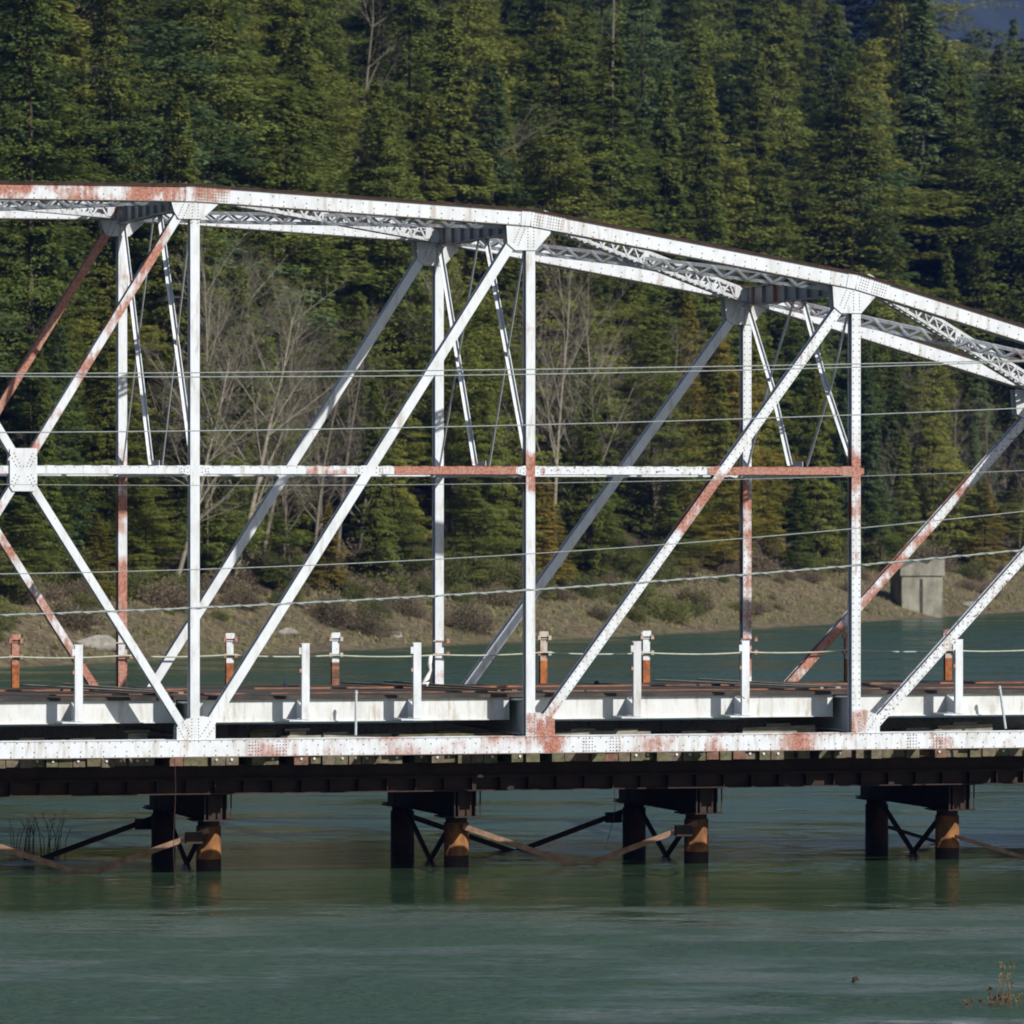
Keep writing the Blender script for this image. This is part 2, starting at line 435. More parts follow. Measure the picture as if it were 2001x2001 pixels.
# ---------------------------------------------------------------- trees
def conifer_mesh(seed, H, R, nb=300, per=34, shape=.85, droop=.28, base=.08, card=.34, ragged=.35):
    r = np.random.RandomState(seed)
    t = np.sort(r.rand(nb) ** .9)                 # 0 at the base of the crown, 1 at the top
    z0 = H * (base + (1 - base) * t)
    lump = 1 + ragged * np.sin(t * 19 + r.rand()*6) * .35
    prof = R * (1 - t) ** shape * np.minimum(1, .45 + t * 4.5)
    L = (prof * (.62 + .5 * r.rand(nb)) * lump + .18)
    L *= np.where(r.rand(nb) < .07, 1.28, 1)
    ph = r.rand(nb) * 2 * np.pi
    sec = 1 + ragged * .5 * np.sin(ph * 2 + t * 7 + r.rand() * 6)
    L *= sec
    cnt = np.maximum(5, (per * (L / R) ** 1.15).astype(int) + 5)
    idx = np.repeat(np.arange(nb), cnt)
    N = len(idx)
    u = r.rand(N) ** .62                          # along the bough
    u = .16 + .84 * u
    Lx = L[idx]; rise = (-.02 + .42 * r.rand(nb) * (.5 + .8 * t))[idx]
    wd = .30 * Lx * np.sin(np.pi * np.clip(u, 0, 1) ** .8) + .06
    s = (r.rand(N) - .5) * 2 * wd
    c, sn = np.cos(ph[idx]), np.sin(ph[idx])
    rr = u * Lx
    px = c * rr - sn * s; py = sn * rr + c * s
    pz = z0[idx] + rise * rr - droop * rr * u - .10 * np.abs(s) + (r.rand(N) - .5) * .46 * (.5 + .5 * Lx / R)
    # card direction: outwards, fanning and drooping
    fan = np.arctan2(s, Lx * .55) + (r.rand(N) - .5) * .9
    dirx = c * np.cos(fan) - sn * np.sin(fan); diry = sn * np.cos(fan) + c * np.sin(fan)
    dz = -.42 + .62 * r.rand(N)
    d = np.stack([dirx, diry, dz], -1); d /= np.linalg.norm(d, axis=1)[:, None]
    side = np.stack([-diry, dirx, (r.rand(N) - .5) * 1.1], -1); side /= np.linalg.norm(side, axis=1)[:, None]
    ln = card * (.6 + .8 * r.rand(N)); wv = ln * (.26 + .16 * r.rand(N))
    p = np.stack([px, py, pz], -1)
    v0 = p - d * (ln * .35)[:, None]
    v1 = p + side * wv[:, None] * .8 + d * (ln*.1)[:, None]
    v2 = p + d * (ln * .75)[:, None] - np.array([0, 0, 1]) * (ln * .12)[:, None]
    v3 = p - side * wv[:, None] * .8 + d * (ln*.1)[:, None]
    co = np.stack([v0, v1, v2, v3], 1).reshape(-1, 3)
    f = np.arange(N * 4).reshape(-1, 4)
    # outward-facing cards with normals bent towards the outside of the bough and crown
    fn = np.cross(v1 - v0, v3 - v0); fn /= np.linalg.norm(fn, axis=1)[:, None] + 1e-9
    bc = np.stack([c * L[idx] * .55, sn * L[idx] * .55, z0[idx] - .25], -1)      # heart of the bough
    loc = p - bc; loc[:, 2] *= 1.6; loc /= np.linalg.norm(loc, axis=1)[:, None] + 1e-6
    rad = np.stack([c, sn, np.full(N, .35)], -1); rad /= np.linalg.norm(rad, axis=1)[:, None]
    out = rad * .55 + loc * .55 + np.array([0, 0, .15])
    out /= np.linalg.norm(out, axis=1)[:, None]
    flip = (fn * out).sum(1) < 0
    f[flip] = f[flip][:, ::-1]
    fn[flip] *= -1
    nn = out * .75 + fn * .45; nn /= np.linalg.norm(nn, axis=1)[:, None]
    return co, f, nn
def trunk_mesh(name, H, r0, m, lean=0, n=7):
    mb = MB()
    k = 7
    pts = [(lean * (i/k)**1.6, .3*lean*math.sin(i), H * .99 * i / k) for i in range(k + 1)]
    mb.tube(pts, [r0 * (1 - .93 * i / k) for i in range(k + 1)], n)
    # a few bare limbs low down
    rr = random.Random(int(H * 100))
    for i in range(9):
        zz = H * (.08 + .5 * rr.random()); a = rr.random() * 6.28; L = .9 + rr.random() * 1.2
        x0 = lean * (zz/H)**1.6
        mb.tube([(x0, 0, zz), (x0 + math.cos(a)*L*.6, math.sin(a)*L*.6, zz+.1*L), (x0 + math.cos(a)*L, math.sin(a)*L, zz-.05*L)], [.05, .035, .012], 4)
    me = bpy.data.meshes.new(name)
    me.from_pydata(mb.v, [], mb.f); me.materials.append(m)
    me.polygons.foreach_set('use_smooth', [True]*len(mb.f)); me.update()
    return me
VARS = []
specs = [ # seed, R, shape, droop, base, ragged
    (1, 3.6, .80, .30, .05, .3), (2, 3.0, .85, .34, .05, .35), (3, 4.3, .70, .22, .10, .45), (4, 3.4, .95, .30, .04, .25),
    (5, 4.7, .62, .18, .16, .55), (6, 2.6, .90, .38, .03, .25), (7, 3.9, .74, .26, .08, .5), (8, 5.0, .60, .15, .20, .6)]
HREF = 26.0
cdata = []
for sd, R, sh, dr, ba, rg in specs:
    cdata.append(conifer_mesh(sd, HREF, R, nb=520, per=140, shape=sh, droop=dr*.75, base=ba, card=.22, ragged=rg*1.5))
LM = {'dark green': L_DARK, 'olive green': L_OLIVE, 'blue green': L_BLUE, 'golden olive': L_GOLD, 'brownish': L_BROWN}
crown_cache = {}
def crown_mesh(vi):
    k = vi
    if k not in crown_cache:
        me = np_mesh('crown', cdata[vi][0], cdata[vi][1], L_DARK, True)
        me.normals_split_custom_set(np.repeat(cdata[vi][2], 4, axis=0).tolist())
        crown_cache[k] = me
    return crown_cache[k]
trunks = [trunk_mesh('trunk', HREF * .97, .20, M_BARK, 0)]
def conifer(X, Y, Z, H, vi, colour, label, group, wide=1.0, rz=0, name='conifer'):
    root = empty(name, (X, Y, Z)); root.rotation_euler[2] = rz
    s = H / HREF; root.scale = (s * wide, s * wide, s)
    tag(root, label, 'conifer', group)
    a = bpy.data.objects.new('trunk', trunks[0]); a.parent = root; C.objects.link(a)
    b = bpy.data.objects.new('crown', crown_mesh(vi)); b.parent = root; C.objects.link(b)
    b.material_slots[0].link = 'OBJECT'; b.material_slots[0].material = LM[colour]
    return root

rnd = random.Random(7)
trees = []   # (zc, X,Y,Z,H,vi,colour,wide)
def add_tree_px(px, top, d, colour, vi, wide=1.0, hmax=None):
    """a tree standing d metres up from the bank where the line of sight px crosses that strip"""
    zs_ = np.arange(200, 1400, .5); xs_ = (px - 1000.5) / FPX * zs_
    k = np.argmax(dist_bank(xs_, zs_) > d); zc = zs_[k]; xc = xs_[k]
    gz = float(gheight(xc, zc))
    H = HC - (top - 994.5) * zc / FPX - gz
    X, Y = c2w(xc, zc)
    trees.append([zc, xc, X, Y, gz - .3, H, vi, colour, wide, True])
# trees that stand out in the photograph
add_tree_px(1345, 58, 62, 'olive green', 1, .95)
add_tree_px(1245, 62, 66, 'olive green', 5, .9)
add_tree_px(1505, 95, 70, 'olive green', 3, 1.0)
add_tree_px(1762, 298, 44, 'olive green', 0, 1.05)
add_tree_px(1625, 275, 36, 'blue green', 5, 1.0)
add_tree_px(318, 148, 30, 'blue green', 5, .85)
add_tree_px(215, -60, 26, 'olive green', 2, 1.0)
add_tree_px(60, -160, 24, 'dark green', 6, 1.1)
add_tree_px(420, -120, 34, 'olive green', 4, 1.0)
add_tree_px(600, -100, 38, 'dark green', 2, 1.1)
add_tree_px(800, -140, 40, 'dark green', 6, 1.1)
add_tree_px(735, 150, 24, 'dark green', 0, 1.2)
add_tree_px(1120, 120, 46, 'dark green', 3, 1.1)
add_tree_px(985, 180, 32, 'olive green', 0, 1.1)
add_tree_px(1400, 640, 13, 'golden olive', 4, 1.55)
add_tree_px(1345, 560, 17, 'golden olive', 0, 1.0)
add_tree_px(1500, 880, 9, 'golden olive', 4, 1.3)
add_tree_px(1010, 830, 9, 'golden olive', 0, 1.5)
add_tree_px(270, 880, 11, 'dark green', 4, 1.8)
add_tree_px(60, 640, 12, 'dark green', 4, 1.4)
add_tree_px(700, 560, 17, 'dark green', 2, 1.2)
add_tree_px(880, 800, 12, 'dark green', 4, 1.6)
add_tree_px(1700, 560, 17, 'dark green', 2, 1.3)
add_tree_px(1590, 620, 18, 'dark green', 6, 1.2)
add_tree_px(1905, 470, 20, 'olive green', 7, 1.1)
add_tree_px(1880, 900, 9, 'olive green', 4, 1.9)
add_tree_px(460, 640, 15, 'olive green', 0, 1.1)
add_tree_px(130, 560, 18, 'olive green', 2, 1.1)
for k, (px, top, wd) in enumerate(((35, 1040, 2.2), (190, 1075, 2.0), (285, 1020, 1.7), (545, 1080, 2.0), (640, 1050, 1.8), (790, 1060, 2.1), (925, 1010, 1.9), (1085, 1060, 2.1), (1200, 1080, 2.0), (1310, 1040, 1.9), (1560, 1020, 1.9), (1630, 1060, 1.9), (1720, 1040, 1.7), (1925, 1010, 2.1), (1990, 1030, 2.0))):
    add_tree_px(px, top - 85, 6.6 + (k % 3) * .8, ('dark green', 'olive green', 'golden olive')[(k * 2) % 3 if k % 5 else 0], (4, 0, 7)[k % 3], wd)
add_tree_px(1415, 880, 7.6, 'golden olive', 4, 1.7)
add_tree_px(1350, 960, 7.0, 'golden olive', 7, 1.8)
add_tree_px(1060, 900, 7.2, 'golden olive', 0, 1.7)
SKX = [1780, 1829, 1855, 1875, 1912, 1937, 1960, 2100]
SKY_ = [-200, 5, 55, 82, 108, 135, 165, 120]
row = 0
d = 9.0
cand = []
while d < 150:
    zc = 190.0
    while zc < 900:
        z_ = zc + rnd.uniform(-1.6, 1.6); dd = d + rnd.uniform(-2, 2)
        xc = float(np.interp(z_, BZ, BX)) - dd / .915
        gz = float(gheight(xc, z_))
        px = 1000.5 + FPX * xc / z_
        H = rnd.uniform(17, 31) * (1 if d > 24 else .52 if d < 16 else .78)
        cu = rnd.random()
        colour = 'dark green' if cu < .42 else 'olive green' if cu < .80 else 'blue green' if cu < .975 else 'brownish'
        if px > 1500 and rnd.random() < .2: colour = 'blue green'
        vi = rnd.randrange(8); wide = rnd.uniform(1.15, 1.65)
        ang = rnd.random()
        if -150 < px < 2150:
            X, Y = c2w(xc, z_)
            top = 994.5 - FPX * (gz + H - HC) / z_
            if px + 30 > 1760:
                lim = float(np.interp(px + 18, SKX, SKY_)) - 12 + 45 * ang
                if px > 1885 and z_ > 560: lim = 25 + 75 * ang
                Hn = HC + (994.5 - lim) * z_ / FPX - gz
                if top < lim or (z_ > 430 and Hn < 40): H = Hn
            if H > 7: cand.append([z_, xc, X, Y, gz - .3, H, vi, colour, wide, False])
        zc += rnd.uniform(5.2, 8.4) * (1 + d / 120)
    d += 5.2 + d * .03
    row += 1
# front-to-back visibility, keep what can be seen from the river (also from a step aside)
cover = np.zeros((230, 230), bool)      # 10 px cells from -150
def visible(t):
    zc, xc, X, Y, gz, H, vi, colour, wide, feat = t
    px = 1000.5 + FPX * xc / zc; yb = 994.5 - FPX * (gz - HC) / zc; yt = 994.5 - FPX * (gz + H - HC) / zc
    rw = specs[vi][1] * H / HREF * wide * FPX / zc
    new = 0; cells = []
    for iy in range(max(0, int((yt + 150) / 10)), min(229, int((yb + 150) / 10)) + 1):
        y = iy * 10 - 150 + 5
        f = (y - yt) / max(1, yb - yt)
        hw = rw * min(1, f * 1.25) * .8
        for ix in range(max(0, int((px - hw + 150) / 10)), min(229, int((px + hw + 150) / 10)) + 1):
            if not cover[iy, ix]: new += 1
            cells.append((iy, ix))
    return new, cells
allt = sorted(trees + cand, key=lambda t: t[0])
kept = []
featxy = [(t[2], t[3]) for t in trees]
for t in allt:
    if not t[9] and min((t[2]-x)**2 + (t[3]-y)**2 for x, y in featxy) < 7: continue
    new, cells = visible(t)
    if new >= 7 or t[9]:
        kept.append(t)
        for iy, ix in cells: cover[iy, ix] = True
kept = kept[:290]
ZON = [(378, 'behind the crossed diagonals'), (700, 'behind the second panel, left half'), (1033, 'behind the second panel, right half'),
       (1350, 'behind the third panel, left half'), (1669, 'behind the third panel, right half'), (9999, 'behind the sloping right end')]
cells_ = {}
rows = []
for t in kept:
    zc, xc = t[0], t[1]
    px = 1000.5 + FPX * xc / zc; dd = float(dist_bank(xc, zc)); yt = 994.5 - FPX * (t[4] + t[5] - HC) / zc
    band = 'short %s conifer on the bank edge' if dd < 16 else 'tall %s conifer in the front rows' if dd < 34 else '%s conifer halfway up the slope' if dd < 62 else '%s conifer high on the hillside'
    zn = [z for lim, z in ZON if px < lim][0]
    lab = band % t[7] + ' ' + zn
    cells_.setdefault(lab, []).append(t); rows.append((t, lab))
for t, lab in rows:
    grp = None
    if len(cells_[lab]) > 1: grp = lab.split(' conifer ')[0] + ' conifers ' + lab.split(' conifer ')[1]
    conifer(t[2], t[3], t[4], t[5], t[6], t[7], lab, grp, t[8], rnd.random() * 6.28)
print('TREES', len(kept), 'of', len(allt))

# bare deciduous trees
def bare_mesh(seed, H, r0, m, lean=.15, levels=4, spread=.5, n0=6):
    r = random.Random(seed); mb = MB()
    def grow(p, d, L, rad, lev):
        k = 5 if lev == 0 else 4
        pts = [p]; rs = [rad]; q = p.copy(); dd = d.copy()
        for i in range(k):
            dd = (dd + Vector((r.uniform(-1, 1), r.uniform(-1, 1), r.uniform(-.2, .8) if lev < 2 else r.uniform(-.9, .5))) * (.07 + .05 * lev)).normalized()
            q = q + dd * (L / k); pts.append(q.copy()); rs.append(rad * (1 - .8 * (i + 1) / k))
        mb.tube(pts, rs, 6 if lev == 0 else 4 if lev < 2 else 3, cap=False)
        if lev >= levels: return
        nb = [16, 8, 6, 5][min(lev, 3)]
        for j in range(nb):
            f = (.25 if lev == 0 else .15) + .8 * (j + r.random()) / nb
            f = min(.97, f); i = int(f * k); a = pts[i].lerp(pts[min(i+1, k)], f * k - i)
            base = (pts[min(i+1, k)] - pts[i]).normalized()
            rv = Vector((r.uniform(-1, 1), r.uniform(-1, 1), r.uniform(-.3, .6))).normalized()
            nd = (base * (1 - spread * .6) + rv * spread * 1.25).normalized()
            grow(a, nd, L * (.42 if lev == 0 else .5) * (1.15 - .6 * f) * r.uniform(.7, 1.2), rs[i] * .5, lev + 1)
    grow(Vector((0, 0, 0)), Vector((lean, 0, 1)).normalized(), H, r0, 0)
    me = bpy.data.meshes.new('branches'); me.from_pydata(mb.v, [], mb.f); me.materials.append(m)
    me.polygons.foreach_set('use_smooth', [True] * len(mb.f)); me.update()
    return me
bares = [bare_mesh(11, 13, .15, M_PALE, .30), bare_mesh(12, 14, .13, M_PALE, .06, spread=.42), bare_mesh(13, 12, .14, M_PALE2, .22, spread=.55),
         bare_mesh(14, 15, .12, M_PALE, .04, spread=.38), bare_mesh(15, 9, .10, M_PALE2, .1, spread=.6)]
def bare(px, d, H, vi, rz, label, group=None):
    zs_ = np.arange(200, 900, .5); xs_ = (px - 1000.5) / FPX * zs_
    k = np.argmax(dist_bank(xs_, zs_) > d); zc = zs_[k]; xc = xs_[k]
    X, Y = c2w(xc, zc)
    o = bpy.data.objects.new('bare_tree', bares[vi]); C.objects.link(o)
    o.location = (X, Y, float(gheight(xc, zc)) - .2); o.rotation_euler[2] = rz
    s = H / [13, 14, 12, 15, 9][vi]; o.scale = (s, s, s)
    tag(o, label, 'bare tree', group)
bare(335, 7, 11.5, 0, -.1, 'leaning pale leafless tree at the bank just left of the tall white post')
bare(450, 8, 13.5, 0, .15, 'pale leafless tree with long arching branches right of the tall white post')
bare(400, 10, 15.0, 1, .6, 'thin upright leafless tree behind the tall white post')
bare(505, 9, 12.5, 2, .3, 'grey leafless tree leaning right between the second panel diagonals')
bare(560, 12, 13.0, 2, 1.4, 'fine twigged leafless tree behind the long second panel diagonal')
bare(600, 10, 11.0, 4, .3, 'low bushy leafless tree right of the long arching one')
bare(880, 14, 15.0, 3, 2.0, 'leafless tree seen left of the middle white post')
bare(1085, 9, 17.0, 3, 0, 'slender white barked leafless tree just right of the middle post')
bare(1150, 8, 14.5, 1, -.2, 'second slender leafless tree between middle post and shaded diagonal')
bare(1265, 15, 13.0, 2, .4, 'thin leafless tree behind the third panel diagonals')
bare(1000, 16, 14.5, 4, 1.0, 'brownish leafless tree directly behind the middle post')
bare(1840, 14, 12.0, 2, 2.6, 'leafless tree above the concrete block at right')
bare(1940, 10, 10.0, 4, 1.6, 'brown leafless tree at the right edge above the far bank')
bare(1770, 16, 15.0, 2, 0.8, 'grey leafless tree left of the concrete block')
bare(640, 44, 22.0, 2, .5, 'grey leafless tree high above the chord behind the second panel')
bare(900, 30, 19.0, 4, .5, 'greyish bare tree just above the top chord')
tick = [(385, 12, 14, 2), (425, 14, 15, 0), (480, 12, 12, 4), (530, 14, 14, 2), (575, 9, 9, 4), (625, 13, 12, 2), (655, 16, 13, 4), (690, 13, 10, 4)]
for k, (px, dd, H, vi) in enumerate(tick):
    bare(px, dd, H, vi, k * .9, 'grey leafless tree in the twiggy thicket behind the second panel', 'leafless trees of the thicket behind the second panel')
tick = [(1110, 12, 11, 4), (1180, 15, 12, 2), (1225, 12, 10, 4), (1290, 13, 9, 4), (1060, 14, 13, 2)]
for k, (px, dd, H, vi) in enumerate(tick):
    bare(px, dd, H, vi, k * 1.3, 'grey brown leafless tree in the thicket right of the middle post', 'leafless trees right of the middle post')
tick = [(1720, 12, 9, 4), (1880, 12, 11, 2), (1960, 14, 13, 2), (1990, 9, 9, 4)]
for k, (px, dd, H, vi) in enumerate(tick):
    bare(px, dd, H, vi, k * 1.7, 'brownish leafless tree in the scrub beside the concrete pier', 'leafless trees beside the concrete pier')
def snag(px, d, H, label):
    zs_ = np.arange(200, 900, .5); xs_ = (px - 1000.5) / FPX * zs_
    k = np.argmax(dist_bank(xs_, zs_) > d); zc = zs_[k]; xc = xs_[k]
    X, Y = c2w(xc, zc); gz = float(gheight(xc, zc))
    mb = MB(); mb.tube([(X, Y, gz-.3), (X+.15, Y, gz + H*.5), (X + .5, Y, gz + H)], [.24, .15, .04], 7)
    r = random.Random(px)
    for i in range(16):
        zz = gz + H * (.35 + .6 * i / 16); a = r.random() * 6.28; L = 1.2 * (1.2 - i / 16)
        mb.tube([(X+.2, Y, zz), (X+.2 + math.cos(a)*L, Y + math.sin(a)*L, zz + .2)], [.04, .01], 4)
    tag(mb.build('dead_tree', M_PALE2, origin=(X, Y, gz)), label, 'dead tree')
snag(1190, 48, 31, 'tall bare dead trunk rising to the top edge above the middle')
snag(1078, 42, 16, 'grey dead trunk standing among conifers above the right of the middle post')

# shrubs and grass on the far bank
def bush_mesh(seed, m, R=1.0, N=900, card=.075, tall=.8):
    N *= 4
    r = np.random.RandomState(seed)
    u = r.rand(N) ** .4
    v = r.randn(N, 3); v /= np.linalg.norm(v, axis=1)[:, None]; v[:, 2] = np.abs(v[:, 2])
    lump = 1 + .3 * np.sin(v[:, 0]*4 + seed) * np.cos(v[:, 1]*5)
    p = v * (u * R * lump)[:, None]; p[:, 2] *= tall
    d = v + r.randn(N, 3) * .6; d[:, 2] += .4; d /= np.linalg.norm(d, axis=1)[:, None]
    s = np.cross(d, r.randn(N, 3)); s /= np.linalg.norm(s, axis=1)[:, None]
    ln = card * (.6 + .9 * r.rand(N)); wv = ln * .22
    co = np.stack([p - d*(ln*.4)[:, None], p + s*wv[:, None], p + d*(ln*.9)[:, None], p - s*wv[:, None]], 1).reshape(-1, 3)
    return np_mesh('shrub', co, np.arange(N*4).reshape(-1, 4), m)
bm_ = [(bush_mesh(1, L_SCRUB, N=1600), 'olive'), (bush_mesh(2, L_BROWN, N=1500), 'brown'), (bush_mesh(3, L_BROWN, N=1300, tall=1.2), 'brown'), (bush_mesh(4, L_SCRUB, N=1500, tall=1.3), 'olive')]
shr = {}
lst = []
for k in range(250):
    px = rnd.uniform(-60, 2060)
    dd = rnd.choice([rnd.uniform(1.2, 7), rnd.uniform(1.5, 7), rnd.uniform(5, 10), rnd.uniform(8, 14)])
    zs_ = np.arange(200, 700, .5); xs_ = (px - 1000.5) / FPX * zs_
    q = np.argmax(dist_bank(xs_, zs_) > dd); zc = zs_[q]; xc = xs_[q]
    if 1735 < px < 1860 and dd < 7: continue
    if px < 330 and dd < 6 and rnd.random() < .6: continue
    vi = rnd.randrange(4); s = rnd.uniform(.25, 1.0) ** 1.3 * 1.2 if dd < 7 else rnd.uniform(.7, 1.7)
    X, Y = c2w(xc, zc)
    zn = [z for lim, z in ZON if px < lim][0]
    lab = ('%s shrub low on the grassy bank ' if dd < 7 else '%s bush at the foot of the forest ') % bm_[vi][1] + zn
    lst.append((X, Y, float(gheight(xc, zc)), s, vi, lab)); shr[lab] = shr.get(lab, 0) + 1
for X, Y, Z, s, vi, lab in lst:
    o = bpy.data.objects.new('shrub', bm_[vi][0]); C.objects.link(o)
    o.location = (X, Y, Z - .1); o.scale = (s * rnd.uniform(.9, 1.5), s * rnd.uniform(.9, 1.5), s); o.rotation_euler[2] = rnd.random() * 6
    tag(o, lab, 'shrub', lab.replace('shrub', 'shrubs').replace('bush', 'bushes') if shr[lab] > 1 else None)
# grass tufts
r = np.random.RandomState(5); N = 26000
zc = r.uniform(215, 470, N); dd = r.uniform(.5, 15, N)
xc = np.interp(zc, BZ, BX) - dd / .915
ok = np.abs(xc / zc) < .1; zc = zc[ok]; xc = xc[ok]; N = len(zc)
gz = gheight(xc, zc)
X = CAMX + xc*C_ + zc*S_; Y = CAMY - xc*S_ + zc*C_
h = r.uniform(.06, .26, N); a = r.rand(N) * 6.28; wd = r.uniform(.03, .08, N); ln = r.uniform(-.15, .15, (N, 2))
b0 = np.stack([X - np.cos(a)*wd, Y - np.sin(a)*wd, gz - .03], -1); b1 = np.stack([X + np.cos(a)*wd, Y + np.sin(a)*wd, gz - .03], -1)
tp = np.stack([X + ln[:, 0], Y + ln[:, 1], gz + h], -1)
M_GRASS = plain('dry_bank_grass', (.20, .175, .075), (.13, .125, .045), .8, .9, 0)
o = bpy.data.objects.new('grass', np_mesh('grass', np.stack([b0, b1, tp], 1).reshape(-1, 3), np.arange(N*3).reshape(-1, 3), M_GRASS))
C.objects.link(o); tag(o, 'dry olive and straw coloured grass on the far bank', 'grass', kind='stuff')

# concrete block, boulders on the bank
def at_bank(px, d):
    zs_ = np.arange(200, 900, .25); xs_ = (px - 1000.5) / FPX * zs_
    k = np.argmax(dist_bank(xs_, zs_) > d); return xs_[k], zs_[k]
xc, zc = at_bank(1806, .6)
X0, Y0 = c2w(xc, zc)
ca = empty('concrete_pier', (X0, Y0, 0)); tag(ca, 'old square weathered concrete pier with cracked top on the far bank', 'pier')
mb = MB(); sc = zc / FPX
mb.box(X0 - 46*sc, X0 + 38*sc, Y0, Y0 + 2.2, -1.5, 82*sc); mb.build('shaft', M_CONC, ca)
mb = MB(); mb.poly([(X0 - 50*sc, 82*sc), (X0 + 41*sc, 82*sc), (X0 + 41*sc, 112*sc), (X0 + 18*sc, 116*sc), (X0 + 5*sc, 104*sc), (X0 - 14*sc, 110*sc), (X0 - 50*sc, 96*sc)], Y0 - .12, Y0 + 2.3); mb.build('cap', M_CONC, ca)
mb = MB(); mb.box(X0 - 9*sc, X0 - 3*sc, Y0 - .03, Y0 - .002, -.5, 76*sc); mb.build('crack', M_DECK, ca)
def boulder(px, d, s, label, seed, el=1.6):
    xc, zc = at_bank(px, d); X, Y = c2w(xc, zc); gz = float(gheight(xc, zc))
    import bmesh
    bmm = bmesh.new(); bmesh.ops.create_icosphere(bmm, subdivisions=3, radius=1)
    r = random.Random(seed); ks = [Vector((r.uniform(-1,1), r.uniform(-1,1), r.uniform(-1,1))).normalized() for _ in range(9)]
    for v in bmm.verts:
        for kk in ks:
            t = v.co.dot(kk)
            if t > .72: v.co -= kk * (t - .72) * .9
        v.co.x *= s * el; v.co.y *= s; v.co.z *= s * .7
    me = bpy.data.meshes.new('boulder'); bmm.to_mesh(me); bmm.free(); me.materials.append(M_ROCK)
    o = bpy.data.objects.new('boulder', me); o.location = (X, Y, gz + s * .15); C.objects.link(o)
    tag(o, label, 'rock')
boulder(192, 1.8, .62, 'large pale boulder on the bank behind the left guard post', 3, 2.0)
boulder(160, 4, .35, 'small grey rock uphill of the large pale boulder', 4)
boulder(560, 2.2, .35, 'grey rock at the waterline right of the tall white post', 5)
boulder(770, 1.5, .3, 'brownish rock low on the bank left of the middle post', 6)
boulder(1480, 2.0, .3, 'half buried rock below the golden olive trees', 8)
boulder(1900, 1.2, .4, 'flat rock at the waterline right of the concrete pier', 9, 2.2)

# ---------------------------------------------------------------- the truss bridge
P = 6.1; W = 6.695
ZB = HC - 4.21          # centre line of the bottom chord
ZS = HC + .684          # centre line of the mid-height strut
def tz(px, py): return on_y(px, py, 0).z
ZT = {1: tz(378.3, 378.5), 2: tz(1033.5, 427), 3: tz(1669, 550.6), 4: tz(2295, 745)}
NODE = {}               # node index -> x, top z   (index 2 is the middle post of the picture, x=0)
for i in (1, 2, 3, 4): NODE[i] = ((i - 2) * P, ZT[i])
NODE[0] = (-2 * P, ZT[1]); NODE[-1] = (-3 * P, ZT[2]); NODE[5] = (3 * P, ZB)
bridge = empty('truss_bridge', (0, W / 2, ZB - .15))
tag(bridge, 'white riveted steel truss bridge with peeling paint and rust', 'bridge')
bridge_mats = {}
def bp_(mb, name, m, label=None, smooth=False):
    o = mb.build(name, m if isinstance(m, list) else [m, M_RIVET], bridge, smooth)
    if label: o['label'] = label
    return o
def riv_row(mb, p0, p1, sp, y, sg=-1, off=0.0):
    a = Vector(p1) - Vector(p0); L = a.length; k = int(L / sp)
    for i in range(k + 1):
        t = (i * sp + off) / L
        if t <= 1: q = Vector(p0) + a * t; mb.rivet(q.x, y, q.z, sg=sg)
def hmember(mb, x0, z0, x1, z1, yc, w=.165, dep=.25, rivets=False, off=0):
    a = Vector((x0, yc, z0)); b = Vector((x1, yc, z1)); hy = dep / 2 - off
    for s in (-1, 1):
        mb.bar(a + Vector((0, s*(hy - .006), 0)), b + Vector((0, s*(hy - .006), 0)), w, .014)
    mb.bar(a, b, .014, dep - .03 - 2*off)
    d = (b - a).normalized(); u = Vector((d.z, 0, -d.x)) * (w / 2)
    # small returned lips, so that the members read as built up from channels
    for s in (-1, 1):
        for e in (-1, 1):
            mb.bar(a + Vector((0, s*(hy - .035), 0)) + u*e*.93, b + Vector((0, s*(hy - .035), 0)) + u*e*.93, .012, .05)
    if rivets:
        for e in (-1, 1):
            riv_row(mb, a + u*e*.68 + d*.1, b + u*e*.68, .115, yc - hy - .0005)
def chord(mb, x0, z0, x1, z1, yc, h=.295, wd=.32):
    a = Vector((x0, yc, z0)); b = Vector((x1, yc, z1)); d = (b - a).normalized(); u = Vector((-d.z, 0, d.x))
    for s in (-1, 1):
        off = Vector((0, s * (wd/2 - .008), 0))
        mb.bar(a + off, b + off, h, .016)
    for s in (-1, 1):
        mb.bar(a - u*(h/2 - .007) + Vector((0, s*(wd/2 + .004), 0)), b - u*(h/2 - .007) + Vector((0, s*(wd/2 + .004), 0)), .013, .010, mi=1)
    L = (b - a).length
    f = yc - wd/2 - .0005
    for k, (v, sp, o) in enumerate(((.125, .205, .0), (.045, .41, .1), (-.035, .41, .305), (-.115, .205, .1))):
        riv_row(mb, a + u*v + d*.06, b + u*v, sp, f, off=o)
def plate_rivets(mb, x, z, cols, rows, sx, sz, y, d=Vector((1, 0, 0))):
    u = Vector((-d.z, 0, d.x))
    for i in range(cols):
        for j in range(rows):
            q = Vector((x, y, z)) + d * ((i - (cols-1)/2) * sx) + u * ((j - (rows-1)/2) * sz)
            mb.rivet(q.x, y, q.z, r=.012)
idx = sorted(NODE)
